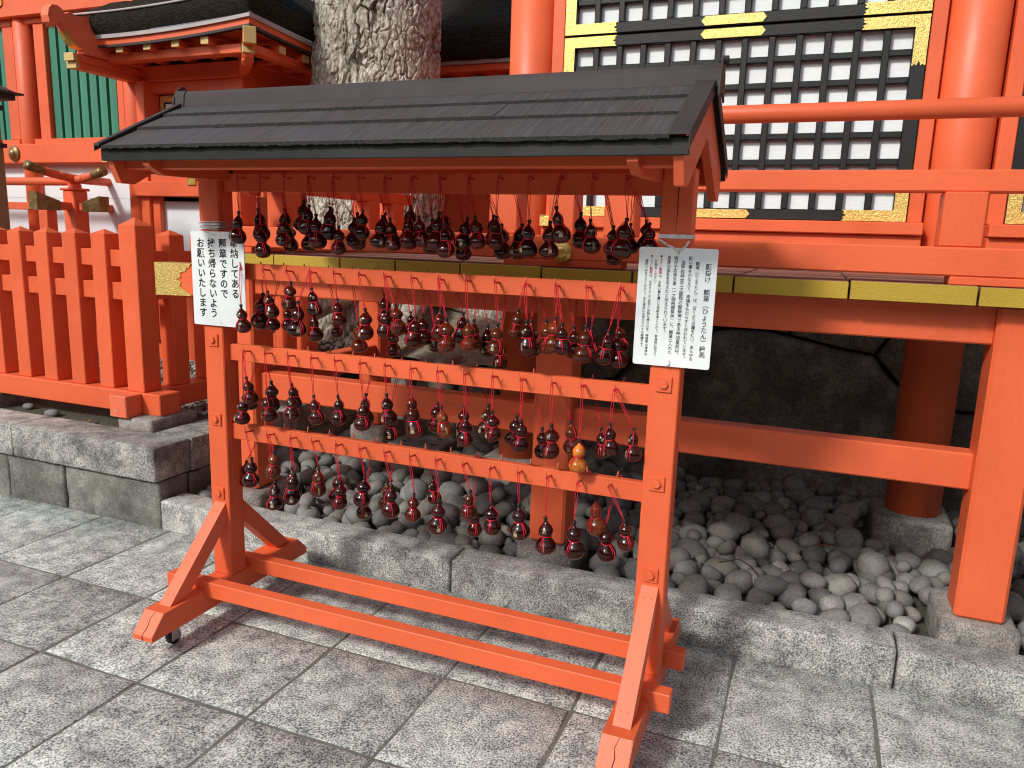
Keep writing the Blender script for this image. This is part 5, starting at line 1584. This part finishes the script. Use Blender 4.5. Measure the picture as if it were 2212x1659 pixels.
G=[(1,'F','d',0,-0.05,0.24,1.678,0.228,1.556),(1,'B','d',0,0.092,0.211,1.695,0.227,1.567),(1,'F','d',1,-0.012,0.304,1.625,0.316,1.507),(1,'B','d',1,0.092,0.336,1.697,0.338,1.574),(1,'F','d',2,-0.012,0.419,1.659,0.404,1.553),(1,'B','d',1,0.168,0.295,1.647,0.304,1.527),(1,'B','d',2,0.092,0.429,1.728,0.413,1.61),(1,'F','d',3,-0.012,0.529,1.707,0.507,1.598),(1,'B','d',2,0.13,0.42,1.658,0.42,1.534),(1,'F','d',3,-0.012,0.556,1.676,0.562,1.548),(1,'B','d',3,0.092,0.545,1.707,0.53,1.584),(1,'F','d',4,-0.012,0.628,1.695,0.607,1.583),(1,'F','d',4,-0.012,0.653,1.636,0.651,1.53),(1,'B','d',4,0.092,0.648,1.668,0.643,1.558),(1,'B','d',4,0.168,0.614,1.69,0.611,1.559),(1,'F','d',5,-0.012,0.754,1.693,0.749,1.589),(1,'B','d',3,0.235,0.57,1.659,0.572,1.544),(1,'F','d',6,-0.012,0.836,1.676,0.816,1.561),(1,'B','d',5,0.092,0.783,1.688,0.766,1.583),(1,'F','d',6,-0.012,0.863,1.668,0.88,1.552),(1,'B','d',6,0.092,0.885,1.716,0.89,1.601),(1,'F','d',7,-0.012,0.939,1.686,0.937,1.56),(1,'F','d',7,-0.012,0.977,1.677,0.994,1.569),(1,'B','d',7,0.092,0.975,1.669,0.968,1.546),(1,'F','d',8,-0.012,1.055,1.69,1.044,1.559),(1,'F','d',8,-0.052,1.094,1.652,1.103,1.538),(1,'B','d',8,0.092,1.014,1.697,1.038,1.589),(1,'F','d',9,-0.012,1.163,1.676,1.137,1.566),(1,'F','d',9,-0.012,1.187,1.681,1.203,1.569),(1,'B','d',8,0.092,1.102,1.643,1.098,1.527),(1,'B','d',9,0.092,1.21,1.688,1.209,1.577),(1,'F','d',10,-0.012,1.265,1.681,1.265,1.571),(1,'B','d',9,0.168,1.209,1.661,1.217,1.535),(1,'B','d',10,0.092,1.318,1.661,1.299,1.539),(1,'F','d',11,-0.012,1.381,1.671,1.378,1.548),(1,'F','d',12,-0.012,1.452,1.669,1.453,1.548),(1,'F','d',12,-0.052,1.483,1.713,1.51,1.599),(1,'B','d',12,0.092,1.522,1.702,1.524,1.583),(1,'F','d',13,-0.012,1.585,1.678,1.594,1.569),(1,'B','d',13,0.092,1.635,1.662,1.627,1.565),(1,'F','d',14,-0.012,1.702,1.683,1.685,1.557),(1,'B','d',14,0.092,1.689,1.67,1.696,1.572),(1,'B','d',13,0.13,1.625,1.637,1.631,1.532),(1,'B','d',14,0.092,1.739,1.683,1.741,1.588),(1,'F','d',14,0.028,1.764,1.672,1.768,1.571),(2,'F','d',0,-0.05,0.234,1.331,0.245,1.221),(2,'B','d',0,0.092,0.223,1.367,0.202,1.218),(2,'F','b',1,-0.012,0.329,1.386,0.354,1.282),(2,'B','d',1,0.092,0.268,1.324,0.268,1.218),(2,'F','b',2,-0.012,0.44,1.427,0.423,1.32),(2,'B','d',1,0.092,0.341,1.325,0.341,1.222),(2,'F','d',3,-0.012,0.471,1.357,0.46,1.22),(2,'F','d',3,-0.012,0.531,1.409,0.548,1.302),(2,'F','d',3,-0.012,0.532,1.318,0.55,1.208),(2,'F','d',4,-0.012,0.642,1.376,0.653,1.274),(2,'B','d',3,0.092,0.565,1.301,0.569,1.213),(2,'F','d',5,-0.012,0.761,1.348,0.762,1.229),(2,'B','b',4,0.092,0.663,1.281,0.671,1.165),(2,'B','d',5,0.092,0.779,1.395,0.783,1.28),(2,'F','d',6,-0.012,0.855,1.345,0.836,1.245),(2,'F','b',6,-0.012,0.884,1.371,0.902,1.26),(2,'B','d',6,0.092,0.812,1.265,0.819,1.16),(2,'B','d',6,0.092,0.89,1.336,0.891,1.242),(2,'F','d',7,-0.012,0.97,1.334,0.956,1.218),(2,'B','d',7,0.092,0.939,1.332,0.949,1.215),(2,'F','d',8,-0.012,1.066,1.363,1.062,1.254),(2,'F','b',8,-0.052,1.108,1.34,1.11,1.218),(2,'B','d',7,0.092,0.989,1.284,0.991,1.193),(2,'B','d',8,0.092,1.104,1.347,1.096,1.23),(2,'F','a',9,-0.012,1.168,1.334,1.178,1.225),(2,'B','d',9,0.092,1.145,1.325,1.157,1.216),(2,'B','d',9,0.13,1.183,1.305,1.184,1.185),(2,'F','b',10,-0.012,1.281,1.329,1.27,1.222),(2,'B','d',10,0.092,1.249,1.256,1.249,1.153),(2,'F','b',11,-0.012,1.354,1.383,1.345,1.28),(2,'F','d',11,-0.052,1.399,1.353,1.406,1.238),(2,'B','d',11,0.092,1.362,1.339,1.365,1.207),(2,'B','b',11,0.092,1.417,1.344,1.425,1.221),(2,'F','b',12,-0.012,1.486,1.365,1.475,1.245),(2,'F','d',12,-0.052,1.521,1.352,1.524,1.245),(2,'B','d',12,0.092,1.518,1.329,1.52,1.214),(2,'F','b',13,-0.012,1.588,1.345,1.579,1.22),(2,'B','d',13,0.092,1.577,1.329,1.582,1.221),(2,'F','d',14,-0.012,1.664,1.335,1.651,1.22),(2,'B','b',14,0.092,1.666,1.348,1.69,1.244),(2,'F','d',14,0.028,1.682,1.323,1.694,1.207),(3,'F','d',0,-0.012,0.214,1.044,0.238,0.93),(3,'F','d',0,-0.012,0.196,0.963,0.189,0.847),(3,'B','d',0,0.092,0.14,0.993,0.144,0.88),(3,'B','d',0,0.092,0.25,1.014,0.25,0.883),(3,'F','d',1,-0.012,0.313,0.991,0.325,0.872),(3,'B','d',1,0.092,0.35,1.014,0.368,0.906),(3,'F','d',2,-0.012,0.429,1.003,0.427,0.888),(3,'F','d',3,-0.012,0.532,1.003,0.547,0.888),(3,'F','d',4,-0.012,0.641,1.015,0.648,0.899),(3,'B','d',5,0.092,0.698,1.01,0.694,0.884),(3,'F','d',5,-0.012,0.753,1.008,0.748,0.89),(3,'F','d',6,-0.012,0.85,1.044,0.862,0.924),(3,'B','d',6,0.092,0.803,0.949,0.806,0.832),(3,'B','b',6,0.092,0.891,1.032,0.9,0.91),(3,'F','d',7,-0.012,0.954,1.018,0.969,0.894),(3,'B','d',8,0.092,1.008,1.01,0.995,0.891),(3,'F','a',8,-0.012,1.072,1.02,1.093,0.907),(3,'B','d',9,0.092,1.114,1.008,1.116,0.895),(3,'F','d',9,-0.012,1.17,0.998,1.168,0.885),(3,'B','b',9,0.092,1.212,1.024,1.199,0.9),(3,'F','d',10,-0.012,1.269,1.027,1.277,0.918),(3,'B','d',11,0.092,1.322,0.996,1.305,0.885),(3,'F','d',11,-0.012,1.378,1.009,1.374,0.892),(3,'B','d',11,0.092,1.418,0.963,1.423,0.849),(3,'F','d',12,-0.012,1.486,1.007,1.484,0.884),(3,'B','b',12,0.092,1.52,0.999,1.532,0.878),(3,'F','o',13,-0.012,1.586,0.966,1.583,0.852),(3,'B','d',13,0.092,1.63,0.988,1.641,0.879),(3,'F','d',14,-0.012,1.685,1.033,1.691,0.926),(3,'F','d',14,-0.012,1.764,1.027,1.766,0.914),(4,'B','d',0,0.092,0.111,0.659,0.102,0.546),(4,'F','d',0,-0.012,0.23,0.717,0.216,0.589),(4,'F','b',1,-0.012,0.341,0.76,0.328,0.644),(4,'F','d',1,-0.012,0.34,0.634,0.336,0.514),(4,'B','d',1,0.092,0.345,0.666,0.344,0.53),(4,'F','d',2,-0.012,0.437,0.686,0.412,0.549),(4,'F','b',3,-0.012,0.552,0.724,0.542,0.601),(4,'B','d',3,0.092,0.571,0.677,0.562,0.545),(4,'F','d',4,-0.012,0.647,0.679,0.643,0.566),(4,'F','d',5,-0.012,0.757,0.717,0.742,0.592),(4,'B','d',5,0.092,0.686,0.613,0.685,0.498),(4,'B','b',6,0.092,0.795,0.67,0.784,0.553),(4,'F','d',6,-0.012,0.873,0.701,0.868,0.569),(4,'F','b',7,-0.012,0.968,0.683,0.96,0.57),(4,'B','d',7,0.092,0.991,0.722,0.998,0.611),(4,'F','d',8,-0.012,1.07,0.676,1.063,0.54),(4,'F','b',9,-0.012,1.194,0.73,1.185,0.619),(4,'B','d',9,0.092,1.163,0.622,1.169,0.511),(4,'F','d',10,-0.012,1.273,0.697,1.287,0.576),(4,'F','d',11,-0.012,1.379,0.711,1.388,0.577),(4,'F','d',12,-0.012,1.478,0.678,1.487,0.545),(4,'F','d',13,-0.012,1.581,0.681,1.586,0.545),(4,'B','b',13,0.092,1.627,0.741,1.635,0.6),(4,'B','d',14,0.092,1.666,0.645,1.674,0.512),(4,'F','d',14,-0.012,1.752,0.716,1.766,0.608)]
ORDN = ["first", "second", "third", "fourth", "fifth", "sixth", "seventh", "eighth", "ninth", "tenth", "eleventh", "twelfth", "thirteenth", "fourteenth", "last"]
ROWN = {1: "top rail", 2: "second rail", 3: "third rail", 4: "bottom rail"}
WARM = {'d': (.02, .32), 'b': (.42, .66), 'a': (.72, .82), 'o': (.98, 1.0)}
CNAME = {'d': "dark red", 'b': "reddish brown", 'a': "amber brown", 'o': "bright orange-brown"}
groups = {}
for i, q in enumerate(G):
    groups.setdefault((q[0], q[3], q[1]), []).append(i)
for i, (row, pl, col, peg, yy, xt, zt, xb, zb) in enumerate(G):
    mates = sorted(groups[(row, peg, pl)], key=lambda t: -G[t][8])
    pos = mates.index(i)
    extra = "" if len(mates) == 1 else (", " + (["upper", "lower"] if len(mates) == 2 else ["uppermost", "middle", "lowermost"] if len(mates) == 3 else ["uppermost", "upper middle", "lower middle", "lowermost"])[pos])
    lab = "%s gourd %s %s peg from left, %s%s" % (CNAME[col], "on the front of" if pl == 'F' else "hanging behind", ORDN[peg], ROWN[row], extra)
    top, bot = Vector((xt, yy, zt)), Vector((xb, yy, zb))
    ax = (top - bot)
    L = ax.length
    ax.normalize()
    spin = random.uniform(-.9, .9) if random.random() < .7 else random.uniform(0, 6.28)
    q = Vector((0, 0, 1)).rotation_difference(ax) @ Quaternion((0, 0, 1), spin)
    t = thing("gourd", bot, lab, "gourd", "lacquered gourds hanging on the rack")
    t.rotation_mode = 'QUATERNION'
    t.rotation_quaternion = q
    t.scale = (L, L, L)
    Mw = Matrix.LocRotScale(bot, q, Vector((L, L, L)))
    Mi = Mw.inverted()
    k = random.choice((0, 0, 1, 2, 3, 4))
    body = link("body", BM[k], t)
    lo, hi = WARM[col]
    body["warmth"] = random.uniform(lo, hi)
    link("stopper", SM, t)
    if random.random() < .65:
        tag(link("gold_mark", MARK[(k, random.randrange(3))], t), kind='stuff')
    # cord: waist ring, run up over the shoulder, two strands to the peg, tails with knots
    rc = .0015 / L
    mb = MB()
    rw = rad(k, .488) + rc * .7
    mb.tube([(rw * math.cos(6.2832 * u / 16) + .012 * math.sin(.488 * 4 + k * 2), rw * math.sin(6.2832 * u / 16) + .012 * math.cos(.488 * 5 + k), .488 + .012 * math.sin(6.2832 * u / 16 + i)) for u in range(17)], rc * 1.15, 5)
    up = random.uniform(0, 6.28)
    def sp(z, a, off=.02):
        r = (rad(k, z) if z < .885 else .05) + off
        return (r * math.cos(a) + .012 * math.sin(z * 4 + k * 2), r * math.sin(a) + .012 * math.cos(z * 5 + k), z)
    front = -1 if pl == 'F' else 1
    pz = HZ[row - 1]
    pegw = Vector((PEG[peg], .030 - .040 if pl == 'F' else .060 + .040, pz + .003))
    mb.tube([sp(.49, up), sp(.56, up + .1), sp(.64, up + .15), sp(.72, up + .1), sp(.80, up), sp(.88, up, .015), (.03 * math.cos(up), .03 * math.sin(up), .93)], rc, 5)
    for dx in (-.0028, .0028):
        pw = pegw + Vector((dx, front * .002, 0))
        mid = (top + pw) / 2 + Vector((dx * .9, 0, 0))
        mb.tube([(0.045 * (1 if dx > 0 else -1), .02, .915), Mi @ (mid * .35 + (top - Vector((0, 0, .008))) * .65), Mi @ mid, Mi @ pw, Mi @ (pw + Vector((-dx, front * .001, .006)))], rc * .82, 5)
    # bow at the peg
    th = random.uniform(-.9, .9)
    bl = [pegw + Vector((0, front * .003, .001))]
    Lb = random.uniform(.010, .020)
    for u in range(9):
        a = math.pi * 2 * u / 8
        bl.append(pegw + Vector((math.cos(th) * Lb * (1 - math.cos(a)) * .5 - math.sin(th) * .005 * math.sin(a), front * (.004 + .003 * math.sin(a / 2)), math.sin(th) * Lb * (1 - math.cos(a)) * .5 + math.cos(th) * .005 * math.sin(a))))
    mb.tube([Mi @ p for p in bl], rc * .9, 4)
    mb.lathe([(.0005 / L, -.0022 / L), (.0026 / L, 0), (.0005 / L, .0022 / L)], 6, tuple(Mi @ (pegw + Vector((0, front * .003, 0)))))
    ta = random.uniform(-2.6, -.5) - spin
    for dl in (0, .22):
        tl_ = random.uniform(.16, .36)
        a2 = ta + dl
        pts = [sp(.485, a2, .012), sp(.43, a2 + .05, .014), sp(.36, a2 + .06, .016)]
        z = .36
        while z > .488 - tl_ and z > .06:
            z -= .07
            pts.append(sp(max(z, .02), a2 + .06, .018))
        mb.tube(pts, rc * .95, 5)
        e = pts[-1]
        mb.lathe([(.001, -.018), (.016, 0), (.001, .014)], 6, e)
    me = mb.mesh("cord")
    me.materials.append(M_cord)
    link("cord", me, t)
